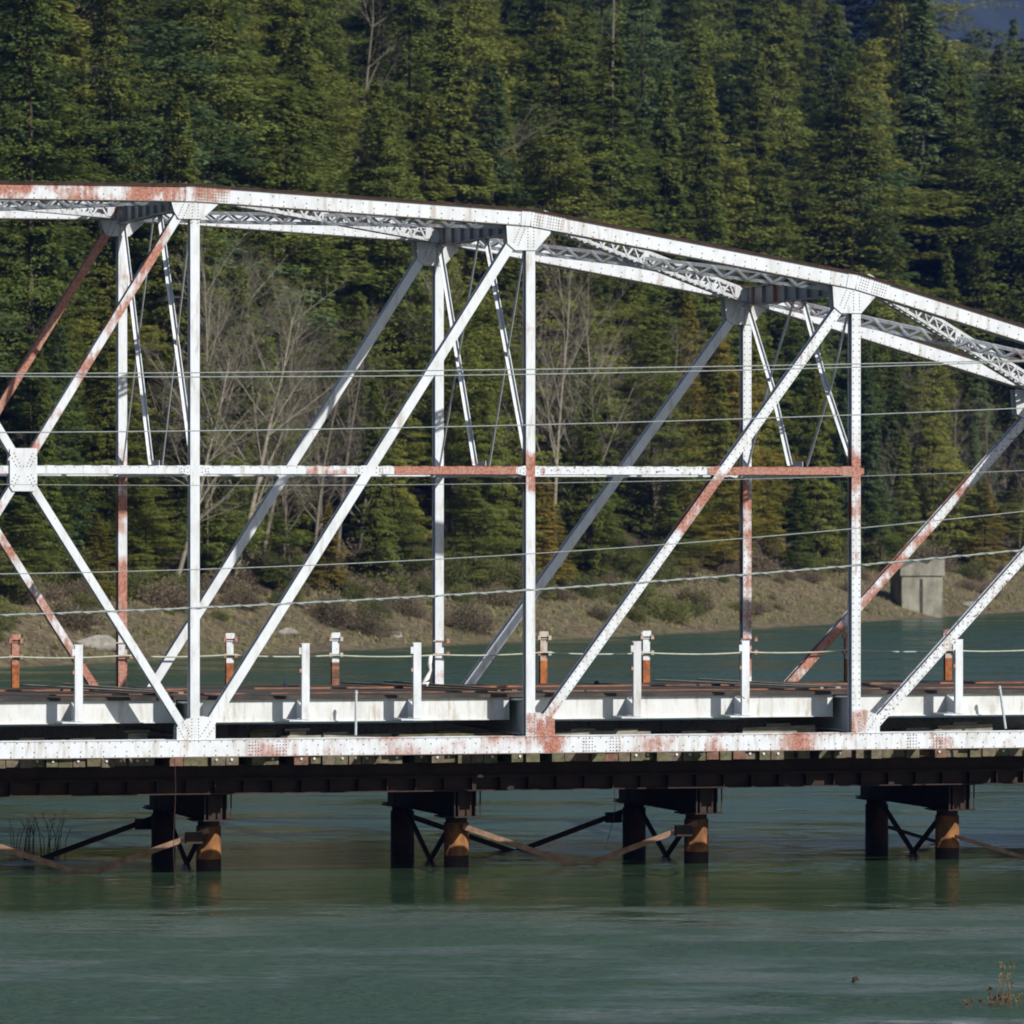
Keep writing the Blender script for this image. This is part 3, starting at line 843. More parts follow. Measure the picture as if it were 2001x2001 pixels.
for side, yc in (('near', 0.0), ('far', W)):
    nf = side == 'near'
    for a_, b_ in zip(idx[:-1], idx[1:]):
        (x0, z0), (x1, z1) = NODE[a_], NODE[b_]
        # top chord side plates; cover plate; bottom lacing
        mb = MB()
        n_ = (Vector((x1, 0, z1)) - Vector((x0, 0, z0))).normalized(); u = Vector((-n_.z, 0, n_.x))
        chord(mb, x0, z0, x1, z1, yc)
        m_ = P_CLEAN
        if nf and b_ == 2: m_ = P_CLEAN
        if nf and b_ <= 1: m_ = P_STREAK
        bp_(mb, 'top_chord', m_, 'top chord panel streaked with red rust' if b_ <= 1 and nf else None)
        mb = MB()
        A = Vector((x0, yc, z0)) + u * .158; B = Vector((x1, yc, z1)) + u * .158
        mb.bar(A, B, .016, .38)
        for e in (-1, 1): mb.bar(A - u*.028 + Vector((0, e*.178, 0)), B - u*.028 + Vector((0, e*.178, 0)), .026, .016)
        bp_(mb, 'cover_plate', [M_TOPRUST])
        mb = MB()
        L = (B - A).length; k = int(L / .3)
        for i in range(k):
            t0, t1 = i / k, (i + 1) / k; s = 1 if i % 2 else -1
            p0 = A.lerp(B, t0) - u * .298 + Vector((0, -s*.13, 0)); p1 = A.lerp(B, t1) - u * .298 + Vector((0, s*.13, 0))
            mb.bar(p0, p1, .06, .012, u)
        bp_(mb, 'chord_lacing', [P_GREY])
        # bottom chord
        if b_ <= 5:
            mb = MB(); chord(mb, x0, ZB, x1, ZB, yc, .30, .32)
            for e in (-1, 1): mb.bar((x0, yc+e*.148, ZB+.156), (x1, yc+e*.148, ZB+.156), .012, .05)
            plate_rivets(mb, x0 + 1.05, ZB, 4, 5, .055, .055, yc - .163); plate_rivets(mb, x0 + 1.55, ZB, 4, 5, .055, .055, yc - .163)
            if nf: bp_(mb, 'bottom_chord', {2: P_CH2, 3: P_CH3, 1: P_CLEAN}.get(b_, P_LIGHT), {2: 'bottom chord panel with large red patches'}.get(b_))
            else: bp_(mb, 'bottom_chord', P_LIGHT)
    # splice plates at the kinks of the top chord
    for i in idx[:-1]:
        x, z = NODE[i]
        mb = MB()
        for (j, sg) in ((i-1, -1), (i+1, 1)):
            if j not in NODE: continue
            d = (Vector((NODE[j][0], 0, NODE[j][1])) - Vector((x, 0, z))).normalized(); u = Vector((-d.z, 0, d.x)) * (1 if sg > 0 else -1)
            a = Vector((x, yc - .168, z)); 
            mb.bar(a, a + d * (.62 if sg > 0 else .18), .285, .012)
            if sg > 0:
                plate_rivets(mb, x + d.x*.14, z + d.z*.14, 4, 5, .05, .052, yc - .1745, d); plate_rivets(mb, x + d.x*.44, z + d.z*.44, 6, 5, .05, .052, yc - .1745, d)
        bp_(mb, 'splice_plate', P_STREAK if i <= 1 else P_LIGHT)
    # verticals
    for i in (-1, 0, 1, 2, 3, 4):
        x, z = NODE[i]
        rv = i >= 3
        mlo, mhi = {1: (P_CLEAN, P_CLEAN), 2: (P_BAND, P_BAND), 3: (P_BAND2, P_BAND2), 4: (P_MED, P_MED)}.get(i, (P_LIGHT, P_LIGHT))
        if not nf: mlo, mhi = {1: (P_RUST, P_LIGHT), 2: (P_LIGHT, P_CLEAN), 3: (P_MED, P_LIGHT)}.get(i, (P_LIGHT, P_LIGHT))
        mb = MB(); hmember(mb, x, ZB + .1, x, ZS, yc, rivets=rv); bp_(mb, 'vertical_post', mlo, 'lower half of post gone red brown with rust' if (i == 1 and not nf) else None)
        mb = MB(); hmember(mb, x, ZS, x, z - .12, yc, rivets=rv); bp_(mb, 'vertical_post', mhi)
        # gussets
        mb = MB()
        sg = 1 if i >= 1 else -1
        g = [(-.46, -.02), (.36, -.13), (.36, -.27), (.09, -.575), (-.29, -.575), (-.43, -.46)]
        if i in (0, 1): g = [(-.44, -.1), (.44, -.1), (.40, -.2), (.12, -.45), (-.30, -.45), (-.38, -.32)]
        if i == 4: g = [(-.66, -.02), (.36, -.13), (.36, -.27), (.09, -.66), (-.34, -.66), (-.62, -.5)]
        g = [(x + sg*a, z + b) for a, b in g]
        if sg < 0: g = g[::-1]
        mk = MB(); mk.poly(g, yc + .134, yc + .146); bp_(mk, 'gusset_plate', P_LIGHT)
        mb.poly(g, yc - .146, yc - .134)
        yy = yc - .1465
        for k in range(7):
            for e in (-.055, .055): mb.rivet(x + e, yy, z - .18 - .055*k, r=.0115)
        for k in range(7):
            for e in (-.05, .05):
                t = .18 + .06*k; mb.rivet(x - sg*(.12 + .32*t + e*.8) + .02*sg, yy, z - .05 - .75*t + e*.5, r=.0115)
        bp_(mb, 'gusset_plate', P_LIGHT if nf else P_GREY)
        mb = MB()
        if i in (0, 1): g = [(-.33, .10), (.36, .10), (.36, .50), (.22, .56), (-.02, .56), (-.16, .52), (-.33, .38)]
        else: g = [(-.088, .10), (.44, .10), (.44, .46), (.16, .58), (-.088, .58)]
        g = [(x + sg*a, ZB + b) for a, b in g]
        if sg < 0: g = g[::-1]
        mk = MB(); mk.poly(g, yc + .134, yc + .146); bp_(mk, 'gusset_plate', P_LIGHT)
        mb.poly(g, yc - .146, yc - .134)
        for k in range(7):
            for e in (-.06, .06): mb.rivet(x + e, yy, ZB + .19 + .055*k, r=.0115)
        for k in range(6):
            for e in (-.05, .05):
                mb.rivet(x + sg*(.14 + .035*k + e), yy, ZB + .19 + .05*k - e*.6, r=.0115)
                if i in (0, 1): mb.rivet(x - sg*(.14 + .025*k + e), yy, ZB + .19 + .05*k - e*.6, r=.0115)
        bp_(mb, 'gusset_plate', (P_MED if i >= 2 else P_CLEAN) if nf else P_LIGHT)
    # diagonals
    def diag(xa, za, xb, zb, m1, m2, rv, off):
        xm = xa + (xb - xa) * (ZS - za) / (zb - za)
        mb = MB(); hmember(mb, xa, za, xm, ZS, yc, rivets=rv, off=off); bp_(mb, 'diagonal', m1)
        mb = MB(); hmember(mb, xm, ZS, xb, zb, yc, rivets=rv, off=off); bp_(mb, 'diagonal', m2)
    xcn = (NODE[0][0] + NODE[1][0]) / 2
    X0_, X1_ = NODE[0][0], NODE[1][0]
    F = nf
    diag(X1_ - .12, ZB + .28, xcn + .02, ZS, P_LIGHT if F else P_RUST, P_LIGHT, False, .004) if False else None
    for (xa, za, xb, zb, m_, rv) in ((X1_ - .17, ZB + .33, xcn + .16, ZS - .28, P_LIGHT if F else P_RUST, 0), (xcn + .16, ZS + .28, X1_ - .20, NODE[1][1] - .25, P_STREAK if F else P_RED, 0),
                                 (X0_ + .17, ZB + .33, xcn - .16, ZS - .28, P_LIGHT, 0), (xcn - .16, ZS + .28, X0_ + .20, NODE[0][1] - .25, P_LIGHT, 0)):
        mb = MB(); hmember(mb, xa, za, xb, zb, yc, w=.14, off=.004); bp_(mb, 'diagonal', m_)
    diag(X1_ + .17, ZB + .28, NODE[2][0] - .18, NODE[2][1] - .2, P_CLEAN, P_CLEAN, False, .004)
    diag(NODE[2][0] + .2, ZB + .36, NODE[3][0] - .18, NODE[3][1] - .32, P_BAND2 if F else P_LIGHT, P_BAND2 if F else P_LIGHT, F, .004)
    diag(NODE[3][0] + .2, ZB + .13, NODE[4][0] - .18, NODE[4][1] - .36, P_SPOT if F else P_RUST, P_SPOT, True, .004)
    # mirrored diagonal left of the frame
    diag(X0_ - .17, ZB + .28, NODE[-1][0] + .18, NODE[-1][1] - .2, P_CLEAN, P_CLEAN, False, .004)
    # centre plate of the crossed panel
    mb = MB()
    for y0 in (.138, -.150):
        if y0 < 0: bp_(mb, 'centre_plate', P_CLEAN); mb = MB()
        mb.poly([(xcn-.24, ZS-.30), (xcn-.19, ZS-.375), (xcn+.19, ZS-.375), (xcn+.24, ZS-.30), (xcn+.24, ZS+.375), (xcn-.24, ZS+.375)], yc + y0, yc + y0 + .012)
    for e in (-1, 1):
        for f in (-1, 1):
            for k in range(4):
                for q in (0, 1): mb.rivet(xcn + e*(.08 + .03*k + .06*q), yc - .1505, ZS + f*(.12 + .055*k - .03*q), r=.012)
    for k in range(5): mb.rivet(xcn - .12 + .06*k, yc - .1505, ZS + .06, r=.011); 
    bp_(mb, 'centre_plate', P_CLEAN)
    # mid-height strut, in stretches of different paint
    segs = [(X0_, xcn - .24, P_LIGHT), (xcn + .24, X1_, P_CLEAN), (X1_, X1_ + 2.0, P_LIGHT), (X1_ + 2.0, X1_ + 3.6, P_MED), (X1_ + 3.6, 0, P_RED), (0, 3.45, P_SPOT), (3.45, P, P_RED)]
    if not F: segs = [(a, b, P_LIGHT) for a, b, _ in segs]
    for a, b, m_ in segs:
        mb = MB()
        for e in (-1, 1):
            mb.bar((a, yc + e*.105, ZS), (b, yc + e*.105, ZS), .135, .014)
            mb.bar((a, yc + e*.085, ZS+.062), (b, yc + e*.085, ZS+.062), .011, .04)
            mb.bar((a, yc + e*.085, ZS-.062), (b, yc + e*.085, ZS-.062), .011, .04)
        k = max(2, int((b - a) / .16))
        for i in range(k):
            t0 = a + (b-a)*i/k; t1 = a + (b-a)*(i+1)/k; s = 1 if i % 2 else -1
            for zz in (ZS + .074, ZS - .074): mb.bar((t0, yc - s*.09, zz), (t1, yc + s*.09, zz), .045, .01, (0, 0, 1))
            mb.rivet(t0, yc - .1125, ZS + .05, r=.010)
        bp_(mb, 'strut', m_, 'stretch of the strut bare of paint and rusty red' if m_ is P_RED else None)
    # small plates where the strut meets the posts and diagonals
    x2 = X1_ + .17 + (NODE[2][0] - .35 - X1_) * (ZS - ZB - .28) / (NODE[2][1] - .48 - ZB)
    x3 = NODE[2][0] + .2 + (P - .38) * (ZS - ZB - .28) / (NODE[3][1] - .48 - ZB)
    for k, (xx, m_) in enumerate(((X1_, P_CLEAN), (x2, P_LIGHT), (0, P_MED), (x3, P_RED), (P - .12, P_RED))):
        mb = MB()
        mb.poly([(xx - .27, ZS - .05), (xx - .12, ZS - .085), (xx + .12, ZS - .085), (xx + .27, ZS - .05), (xx + .27, ZS + .05), (xx + .12, ZS + .085), (xx - .12, ZS + .085), (xx - .27, ZS + .05)], yc - .1195, yc - .1135)
        for e in (-1, 1):
            for q in ((.13, .04), (.13, -.04), (.19, .015), (.24, .03), (.24, -.03), (.19, -.025)): mb.rivet(xx + e*q[0], yc - .12, ZS + q[1], r=.011)
        bp_(mb, 'strut_plate', m_ if F else P_LIGHT)

# laced member between two points
def laced(p0, p1, depth, width, m, name, pitch=.26, end=True):
    p0, p1 = Vector(p0), Vector(p1); a = (p1 - p0).normalized(); up = Vector((0, 0, 1)); up = (up - a*up.dot(a)).normalized(); sd = a.cross(up)
    mb = MB(); L = (p1 - p0).length
    for s in (-1, 1):
        for e in (-1, 1):
            o_ = up*(s*depth/2) + sd*(e*width/2)
            mb.bar(p0 + o_, p1 + o_, .012, .06, up); mb.bar(p0 + o_ - sd*(e*.025), p1 + o_ - sd*(e*.025), .055, .012, up)
    k = int(L / pitch)
    for i in range(k):
        s = 1 if i % 2 else -1
        q0 = p0.lerp(p1, i/k) - up*s*depth/2; q1 = p0.lerp(p1, (i+1)/k) + up*s*depth/2
        for e in (-1, 1): mb.bar(q0 + sd*e*(width/2+.012), q1 + sd*e*(width/2+.012), .045, .01, sd)
        q0 = p0.lerp(p1, i/k) - sd*s*width/2; q1 = p0.lerp(p1, (i+1)/k) + sd*s*width/2
        for e in (-1, 1): mb.bar(q0 + up*e*(depth/2+.012), q1 + up*e*(depth/2+.012), .045, .01, up)
    if end:
        for t in (.018, .982, .5):
            q = p0.lerp(p1, t)
            for e in (-1, 1): mb.bar(q - a*.12 + sd*e*(width/2+.02), q + a*.12 + sd*e*(width/2+.02), depth, .01, sd)
    o = mb.build(name, [m, M_RIVET], bridge)
    return o
for a_, b_ in ((-1, 0), (0, 1), (1, 2), (2, 3), (3, 4)):
    (x0, z0), (x1, z1) = NODE[a_], NODE[b_]
    dz = .0
    laced((x0 + .25, .18, z0 + .02), (x1 - .25, W - .2, z1 + .02), .22, .16, P_GREY, 'lateral_brace')
    laced((x0 + .25, W - .18, z0 - .07), (x1 - .25, .2, z1 - .07), .16, .14, P_GREY if a_ != 3 else P_MED, 'lateral_brace')
for i in (-1, 0, 1, 2, 3, 4):
    x, z = NODE[i]
    mb = MB()
    zt, zb = z + .14, z - .22
    mb.box(x - .008, x + .008, .13, W - .13, zb, zt)
    for zz in (zb, zt - .014): mb.box(x - .10, x + .10, .13, W - .13, zz, zz + .014)
    for k in range(9): mb.box(x - .07, x - .01, .5 + .7*k, .512 + .7*k, zb + .014, zt - .014)
    bp_(mb, 'cross_beam', P_DKGREY)
    # sway bracing
    yt, ym = zb, ZS + .12
    for nm, pa, pb, face in (('A', (W*.46, yt), (.14, ym), 0), ('B', (W*.54, yt), (W - .14, ym), 1), ('C', (W - .16, yt - .05), (W*.58, ym), 0), ('D', (.16, yt - .05), (W*.42, ym), 1)):
        mb = MB()
        kn = Vector((x + (0.06 if i == 3 else .0), (pa[0] + pb[0])/2 + (.35 if i == 3 and nm in 'AB' else 0), (pa[1] + pb[1]) / 2))
        p0 = Vector((x, pa[0], pa[1])); p1 = Vector((x, pb[0], pb[1]))
        w_, h_ = (.085, .016) if face == 0 else (.018, .085)
        for q0, q1 in ((p0, kn), (kn, p1)):
            if face == 0: mb.bar(q0, q1, .012, .085, (1, 0, 0)); mb.bar(q0 + Vector((.04, -.03, 0)), q1 + Vector((.04, -.03, 0)), .07, .012, (1, 0, 0))
            else: mb.bar(q0, q1, .095, .012, (1, 0, 0))
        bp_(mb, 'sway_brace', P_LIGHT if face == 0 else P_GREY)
    laced((x, .12, ZS), (x, W - .12, ZS), .13, .14, P_GREY, 'cross_strut', .2, False)
    mb = MB()
    mb.poly([(x-.01, ZS-.05), (x+.0, ZS-.05), (x+.0, ZS+.2), (x-.01, ZS+.2)], W*.5-.3, W*.5+.3); bp_(mb, 'brace_plate', P_GREY)
    # floor beam
    mb = MB()
    mb.box(x - .012, x + .012, .16, W - .16, ZB + .18, 3.14)
    for zz in (ZB + .18, 3.12): mb.box(x - .15, x + .15, .16, W - .16, zz, zz + .02)
    bp_(mb, 'floor_beam', P_GREY)

# floor: edge girders, deck, stringers
XL, XR = NODE[-1][0], NODE[5][0]
ZD = 3.23
for yy, nm in ((.74, 'near'), (W - .74, 'far')):
    for i in (-1, 0, 1, 2, 3, 4):
        x0 = NODE[i][0] + .17; x1 = NODE[i+1][0] - .17
        mb = MB(); sg = 1 if nm == 'near' else -1
        mb.box(x0, x1, yy - .006, yy + .006, 2.775, 3.165)
        mb.box(x0, x1, yy - .05, yy + .09, 2.765, 2.780); mb.box(x0, x1, yy - .012, yy + .09, 3.150, 3.166)
        mb.build('edge_girder', [P_EDGE, M_RIVET], bridge)
for yy in (1.9, 3.35, 4.8):
    mb = MB(); mb.box(XL, XR, yy - .006, yy + .006, 2.80, 3.15); mb.box(XL, XR, yy-.08, yy+.08, 2.785, 2.80)
    mb.build('stringer', [M_TOPRUST], bridge)
mb = MB()
mb.box(XL, XR, .66, W - .27, 3.168, ZD)
mb.build('deck', [M_DECK], bridge)
for k, (yy, ww, hh) in enumerate(((1.7, .025, .020), (4.3, .03, .032))):
    mb = MB(); x = XL
    r = random.Random(k)
    while x < XR:
        L = r.uniform(2.0, 6.0); y0 = yy + r.uniform(-.04, .04)
        mb.box(x, min(XR, x + L - .05), y0 - ww, y0 + ww, ZD + .002, ZD + hh); x += L + r.choice([0, 0, .4, 1.2])
    mb.build('deck_rail', [M_RAILRUST], bridge)
# sheet material slumped over the deck edge next to each post
for x in (-P, 0, P):
    mb = MB()
    pts = [(x - 1.95, W - .55, ZD + .055), (x - .25, 1.0, ZD + .05), (x - .05, .68, ZD + .02)]
    mb.bar(pts[0], pts[1], .16, .03, (0, 0, 1)); mb.bar((x-1.3, W-1.2, ZD+.09), (x-.1, .62, ZD+.07), .1, .03, (0, 0, 1))
    mb.build('deck_board', [M_PLANK if x else M_WOOD], bridge)
# near guard posts: deep channels on triangular brackets
near_x = [i*P + s*P/3 for i in (-2, -1, 0, 1, 2) for s in (1, 2)]
for k, x in enumerate(near_x):
    pr = MB()
    y0 = .06
    pr.box(x - .07, x + .07, y0, y0 + .012, 2.83, 4.175)
    pr.box(x - .07, x - .058, y0 + .012, y0 + .10, 2.83, 4.16); pr.box(x + .058, x + .07, y0 + .012, y0 + .10, 2.83, 4.16)
    o = pr.build('guard_post', [(P_CLEAN, P_CLEAN, P_CLEAN, P_LIGHT, P_GREY, P_LIGHT)[k % 6], M_RIVET], bridge)
    b = MB()
    b.box(x - .30, x + .10, .03, .69, 2.795, 2.822)
    b.add([(x-.02, .165, 2.83), (x-.02, .73, 2.83), (x-.02, .73, 3.15), (x-.02, .165, 3.0), (x+.0, .165, 2.83), (x+.0, .73, 2.83), (x+.0, .73, 3.15), (x+.0, .165, 3.0)],
          [(0,1,2,3),(7,6,5,4),(0,4,5,1),(1,5,6,2),(2,6,7,3),(3,7,4,0)])
    b.build('post_bracket', [P_LIGHT, M_RIVET], bridge)
    c_ = MB()
    c_.box(x - .12, x - .072, y0, y0 + .06, 3.98, 4.10); c_.build('clip', [P_LIGHT, M_RIVET], o)
    c_ = MB(); c_.box(x - .11, x - .075, y0, y0 + .08, 3.66, 3.72); c_.build('clip', [P_BRUSH, M_RIVET], o)
    c_ = MB(); c_.box(x - .09, x + .075, y0 + .002, y0 + .11, 4.162, 4.174); c_.build('post_cap', [P_LIGHT, M_RIVET], o)
# far guard posts
far_x = [i*P + s*P/3 for i in (-2, -1, 0, 1, 2) for s in (1, 2)]
for k, x in enumerate(far_x):
    yy = W - .13
    lo, up = MB(), MB()
    lo.box(x - .068, x + .068, yy - .05, yy - .038, 2.9, 3.66); lo.box(x - .01, x + .01, yy - .038, yy + .05, 2.9, 3.66); lo.box(x - .068, x + .068, yy + .05, yy + .062, 2.9, 3.66)
    up.box(x - .068, x + .068, yy - .05, yy - .038, 3.66, 4.20); up.box(x - .01, x + .01, yy - .038, yy + .05, 3.66, 4.20); up.box(x - .068, x + .068, yy + .05, yy + .062, 3.66, 4.20)
    up.box(x - .085, x + .085, yy - .075, yy - .051, 4.07, 4.22)
    o = up.build('guard_post', [(P_MED, P_BRUSH, P_LIGHT)[k % 3], M_RIVET], bridge); q = lo.build('post_foot', [M_ORANGE if k % 3 else M_RAILRUST], o)
    for zz in (4.10, 3.80):
        c_ = MB()
        for e in (-1, 1):
            c_.box(x + e*.105 - .028, x + e*.105 + .028, yy - .11, yy - .03, zz - .04, zz + .04); c_.box(x - .12, x + .12, yy - .078, yy - .076 + .02, zz - .012, zz + .012)
        c_.build('bolted_clamp', [P_BRUSH, M_RIVET], o)
# cable clamps on far posts of the truss
for x in (-P, 0, P):
    c_ = MB()
    for zz in (4.05, 3.80):
        c_.box(x + .11, x + .17, W - .24, W - .14, zz - .04, zz + .04); c_.box(x - .13, x + .13, W - .152, W - .132, zz - .012, zz + .012)
    c_.build('bolted_clamp', [P_BRUSH, M_RIVET], bridge)
# the guard cable
gx = sorted(far_x + [-2*P, -P, 0, P, 2*P])
mb = MB(); pts = []
r = random.Random(3)
zz = {x: 3.80 + r.uniform(-.012, .03) for x in gx}
for a, b in zip(gx[:-1], gx[1:]):
    for i in range(6):
        t = i / 6; pts.append((a + (b-a)*t, W - .235, zz[a]*(1-t) + zz[b]*t - .035*4*t*(1-t)*r.uniform(.9, 1)))
mb.tube(pts, .017, 6)
mb.build('guard_cable', [M_GCABLE], bridge, True)

# ---------------------------------------------------------------- work trestle under the bridge
tr = empty('work_trestle', (0, 4.0, 0)); tag(tr, 'dark steel work trestle on rusty pipe piles with timber deck under the bridge', 'trestle')
r = random.Random(21)
x = -11.6; cnt = 0
while x < 11.9 and cnt < 96:
    wv = r.uniform(.215, .27)
    if r.random() < .90:
        mb = MB(); yf = r.uniform(1.22, 1.32) + (r.uniform(.05, .25) if r.random() < .2 else 0); b0 = 1.975 + r.uniform(-.012, .012)
        mb.box(x + .008, x + wv - .008, yf, 8.0, b0, 2.27 + r.uniform(-.02, .03))
        m_ = r.choice([M_WOOD, M_WOOD, M_WOOD2, M_WOOD2, M_WOOD3])
        o = mb.build('deck_timber', [m_], tr); cnt += 1
        if r.random() < .5:
            b = MB(); xx = x + wv/2 + r.uniform(-.04, .04); b.tube([(xx, yf - .025, 2.08), (xx, yf, 2.08)], .024, 8); b.build('bolt', [P_CLEAN, M_RIVET], o)
    x += wv
def ibeam(mb, x0, x1, y, z0, z1, fw=.3, n=None):
    mb.box(x0, x1, y - .008, y + .008, z0, z1)
    for zz in (z0, z1 - .02): mb.box(x0, x1, y - fw/2, y + fw/2, zz, zz + .02)
for y in (2.1, 4.7, 7.3):
    mb = MB(); ibeam(mb, -12.5, 12.8, y, 1.70, 1.965); 
    ibeam(mb, -12.5, 12.8, y, 1.43, 1.695, .34)
    for k in range(48): mb.box(-12.2 + k*.53, -12.19 + k*.53, y - .14, y - .01, 1.45, 1.675)
    mb.build('girder', [M_DARKST], tr)
bents = []
for (pn, pf) in ((411, 316), (899, 779), (1368, 1232), (1850, 1714)):
    a = on_y(pn, 1600, 3.12); b = on_y(pf, 1600, 7.3); bents.append((a.x, b.x))
print('BENTS', bents)
bxs = [(a + b) / 2 for a, b in bents]
for k, bx in enumerate(bxs):
    cap = MB()
    for e in (-.16, .16): ibeam_x = cap.box(bx + e - .01, bx + e + .01, 2.3, 7.8, .95, 1.425)
    cap.box(bx - .27, bx + .27, 2.26, 7.8, 1.405, 1.425); cap.box(bx - .27, bx + .27, 2.26, 7.8, .93, .95)
    for e in (-.24, 0.06, .24): cap.box(bx + e - .012, bx + e + .012, 2.28, 2.30, .95, 1.40)
    cap.box(bx - .15, bx + .15, 2.40, 2.42, .95, 1.405)
    cap.build('pile_cap', [M_DARKST], tr)
    for y in (3.12, 7.3):
        mb = MB(); mb.tube([(bx, y, -2.5), (bx, y, .80)], .225, 28); 
        p_ = mb.build('pile', [M_PILE if y < 5 else M_PILE_SHADE], tr, True)
        for pl in p_.data.polygons:
            if abs(pl.normal.z) > .9: pl.use_smooth = False
        mb = MB(); mb.box(bx - .34, bx + .34, y - .32, y + .3, .90, .928); mb.box(bx-.22, bx-.20, y-.28, y-.26, .95, 1.15); mb.box(bx+.20, bx+.22, y-.28, y-.26, .95, 1.2)
        mb.tube([(bx, y, .80), (bx, y, .90)], .20, 20)
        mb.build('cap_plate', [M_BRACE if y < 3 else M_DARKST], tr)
        mb = MB(); mb.tube([(bx, y, -.4), (bx, y, .20)], .2275, 28); mb.build('shade_band', [M_DARKST], p_, True)  # dark sleeve: the chord's shadow on the pile foot, put into colour
    # transverse bracing
    mb = MB(); mb.bar((bx, 7.1, .88), (bx, 5.15, .02), .07, .07); mb.bar((bx, 3.3, .85), (bx, 5.3, -.1), .07, .07)
    mb.build('cross_brace', [M_DARKST], tr)
# braces along the trestle: each falls from a pile to the water midway
ends = [bxs[0] - (bxs[1]-bxs[0])] + bxs + [bxs[-1] + (bxs[-1]-bxs[-2])]
for sp_i, (a, b) in enumerate(zip(ends[:-1], ends[1:])):
    if sp_i in (1, 3): continue          # these two bays have no longitudinal bracing
    mid_ = (a + b) / 2
    for y, m_ in ((2.82, M_BRACE), (7.56, M_DARKST)):  # far braces take dark steel in place of their shade
        mb = MB(); mb.bar((a + .05, y, .74), (mid_ + .05, y, -.06), .10, .03); mb.bar((a+.05, y+.03, .695), (mid_ + .05, y+.03, -.1), .02, .07)
        if a > bxs[-1] - .1:
            mb = MB(); mb.bar((a + .05, y, .42), (a + 1.6, y, -.05), .07, .03)
        mb.build('brace', [m_], tr)
        if b < bxs[-1] + .1:
            mb = MB(); mb.bar((mid_ - .05, y + .035, -.06), (b - .05, y + .035, .74 if b != bxs[-1] else .74), .10, .03)
            if b == bxs[-1]:
                mb = MB(); mb.bar((b - 1.2, y + .035, -.35), (b - .05, y + .035, .05), .08, .03)
            mb.build('brace', [m_], tr)
            if b != bxs[-1]:
                c_ = MB(); c_.box(b - .48, b - .18, y - .05, y + .1, .50, .70); c_.build('brace_clamp', [M_DARKST], tr)

# loose boards and blocks lying on the trestle deck
r = random.Random(5)
defs = [(-9.6, 'long grey board at the left end'), (-8.8, 'split pale board'), (-7.9, 'greenish plank with a broken end'), (-6.9, 'short block'), (-4.6, 'rounded pale block right of the tall post'),
        (-4.0, 'square pale block'), (-3.3, 'long straight pale plank'), (-2.2, 'thin grey plank beside the leaning pipe'), (-1.2, 'heap shaped bent board left of the middle post'), (1.3, 'board with bolt holes right of the middle post'),
        (2.1, 'thin pale strip of board'), (3.4, 'wide pale plank'), (4.3, 'dark mossy plank'), (5.0, 'pale plank left of the right post'), (7.7, 'broad pale board right of the right post'), (8.6, 'long pale board at the right edge')]
for k, (x, nm) in enumerate(defs):
    mb = MB(); blk = 'block' in nm
    L = r.uniform(.3, .5) if blk else r.uniform(.9, 2.1)
    a = r.uniform(-.10, .10); hh = r.choice([.10, .14, .20, .26]) if not blk else .27
    y = r.uniform(1.18, 1.30); z = 2.305 + hh / 2
    p0 = Vector((x - L/2*math.cos(a), y - L/2*math.sin(a), z)); p1 = Vector((x + L/2*math.cos(a), y + L/2*math.sin(a), z + r.uniform(0, .07)))
    mb.bar(p0, p1, .38, hh, (0, 0, 1))
    ym_ = (p0 + p1) / 2
    mb.bar(ym_ + Vector((-.2, .02, hh/2 + .02)), ym_ + Vector((.25, .0, hh/2 + .03)), .2, .04, (0, 0, 1))
    o = mb.build('plank', [M_PLANK if k % 4 else M_WOOD2], origin=(x, y, z))
    tag(o, nm + ' lying under the bridge deck', 'plank' if 'block' not in nm else 'wood block')
# leaning galvanised pipes
def pipe(p0, p1, label):
    mb = MB(); mb.tube([p0, p1], .024, 12); mb.tube([Vector(p1) - Vector((0, 0, .06)), Vector(p1) - Vector((0, 0, .03))], .032, 12)
    tag(mb.build('steel_pipe', [M_GALV], origin=p0, smooth=False), label, 'pipe')
a = on_y(695, 1437, .25); b = on_y(696, 1349, .25); pipe(a, b, 'upright grey pipe between two guard posts left of the middle post')
a = on_y(1965, 1424, .25); b = on_y(1953, 1340, .25); pipe(a, b, 'slightly leaning grey pipe at the right edge in front of the edge girder')
# white tape hanging by the guard post
mb = MB(); pts = [on_y(842, 1281, W*.5), on_y(839, 1298, W*.5), on_y(841, 1310, W*.5 + .05), on_y(835, 1325, W*.5), on_y(824, 1336, W*.5), on_y(836, 1335, W*.5 + .03), on_y(832, 1345, W*.5)]
mb.tube(pts, [.035, .045, .03, .05, .02, .04, .015], 7)
tag(mb.build('white_tape', [M_TAPE], origin=pts[-1], smooth=True), 'crumpled white tape hanging from the guard cable beside a guard post', 'tape')
mb = MB(); q = on_y(558, 1341, W - 1.0); mb.tube([q - Vector((0, 0, .05)), q + Vector((0, 0, .07))], [.05, .045], 12); mb.tube([q + Vector((0, 0, .07)), q + Vector((0, 0, .10))], [.03, .03], 10)
tag(mb.build('marker_can', [M_SLATE], origin=q), 'small blue grey can standing on the far edge of the deck', 'can')
mb = MB(); q = on_y(1166, 1340, W - 1.0); mb.tube([q - Vector((0, 0, .06)), q + Vector((0, 0, .08))], [.055, .05], 12); mb.tube([q + Vector((0, 0, .08)), q + Vector((0, 0, .10))], [.02, .02], 8)
tag(mb.build('marker_can', [M_DARKST], origin=q), 'small black can on the far edge right of the middle post', 'can')
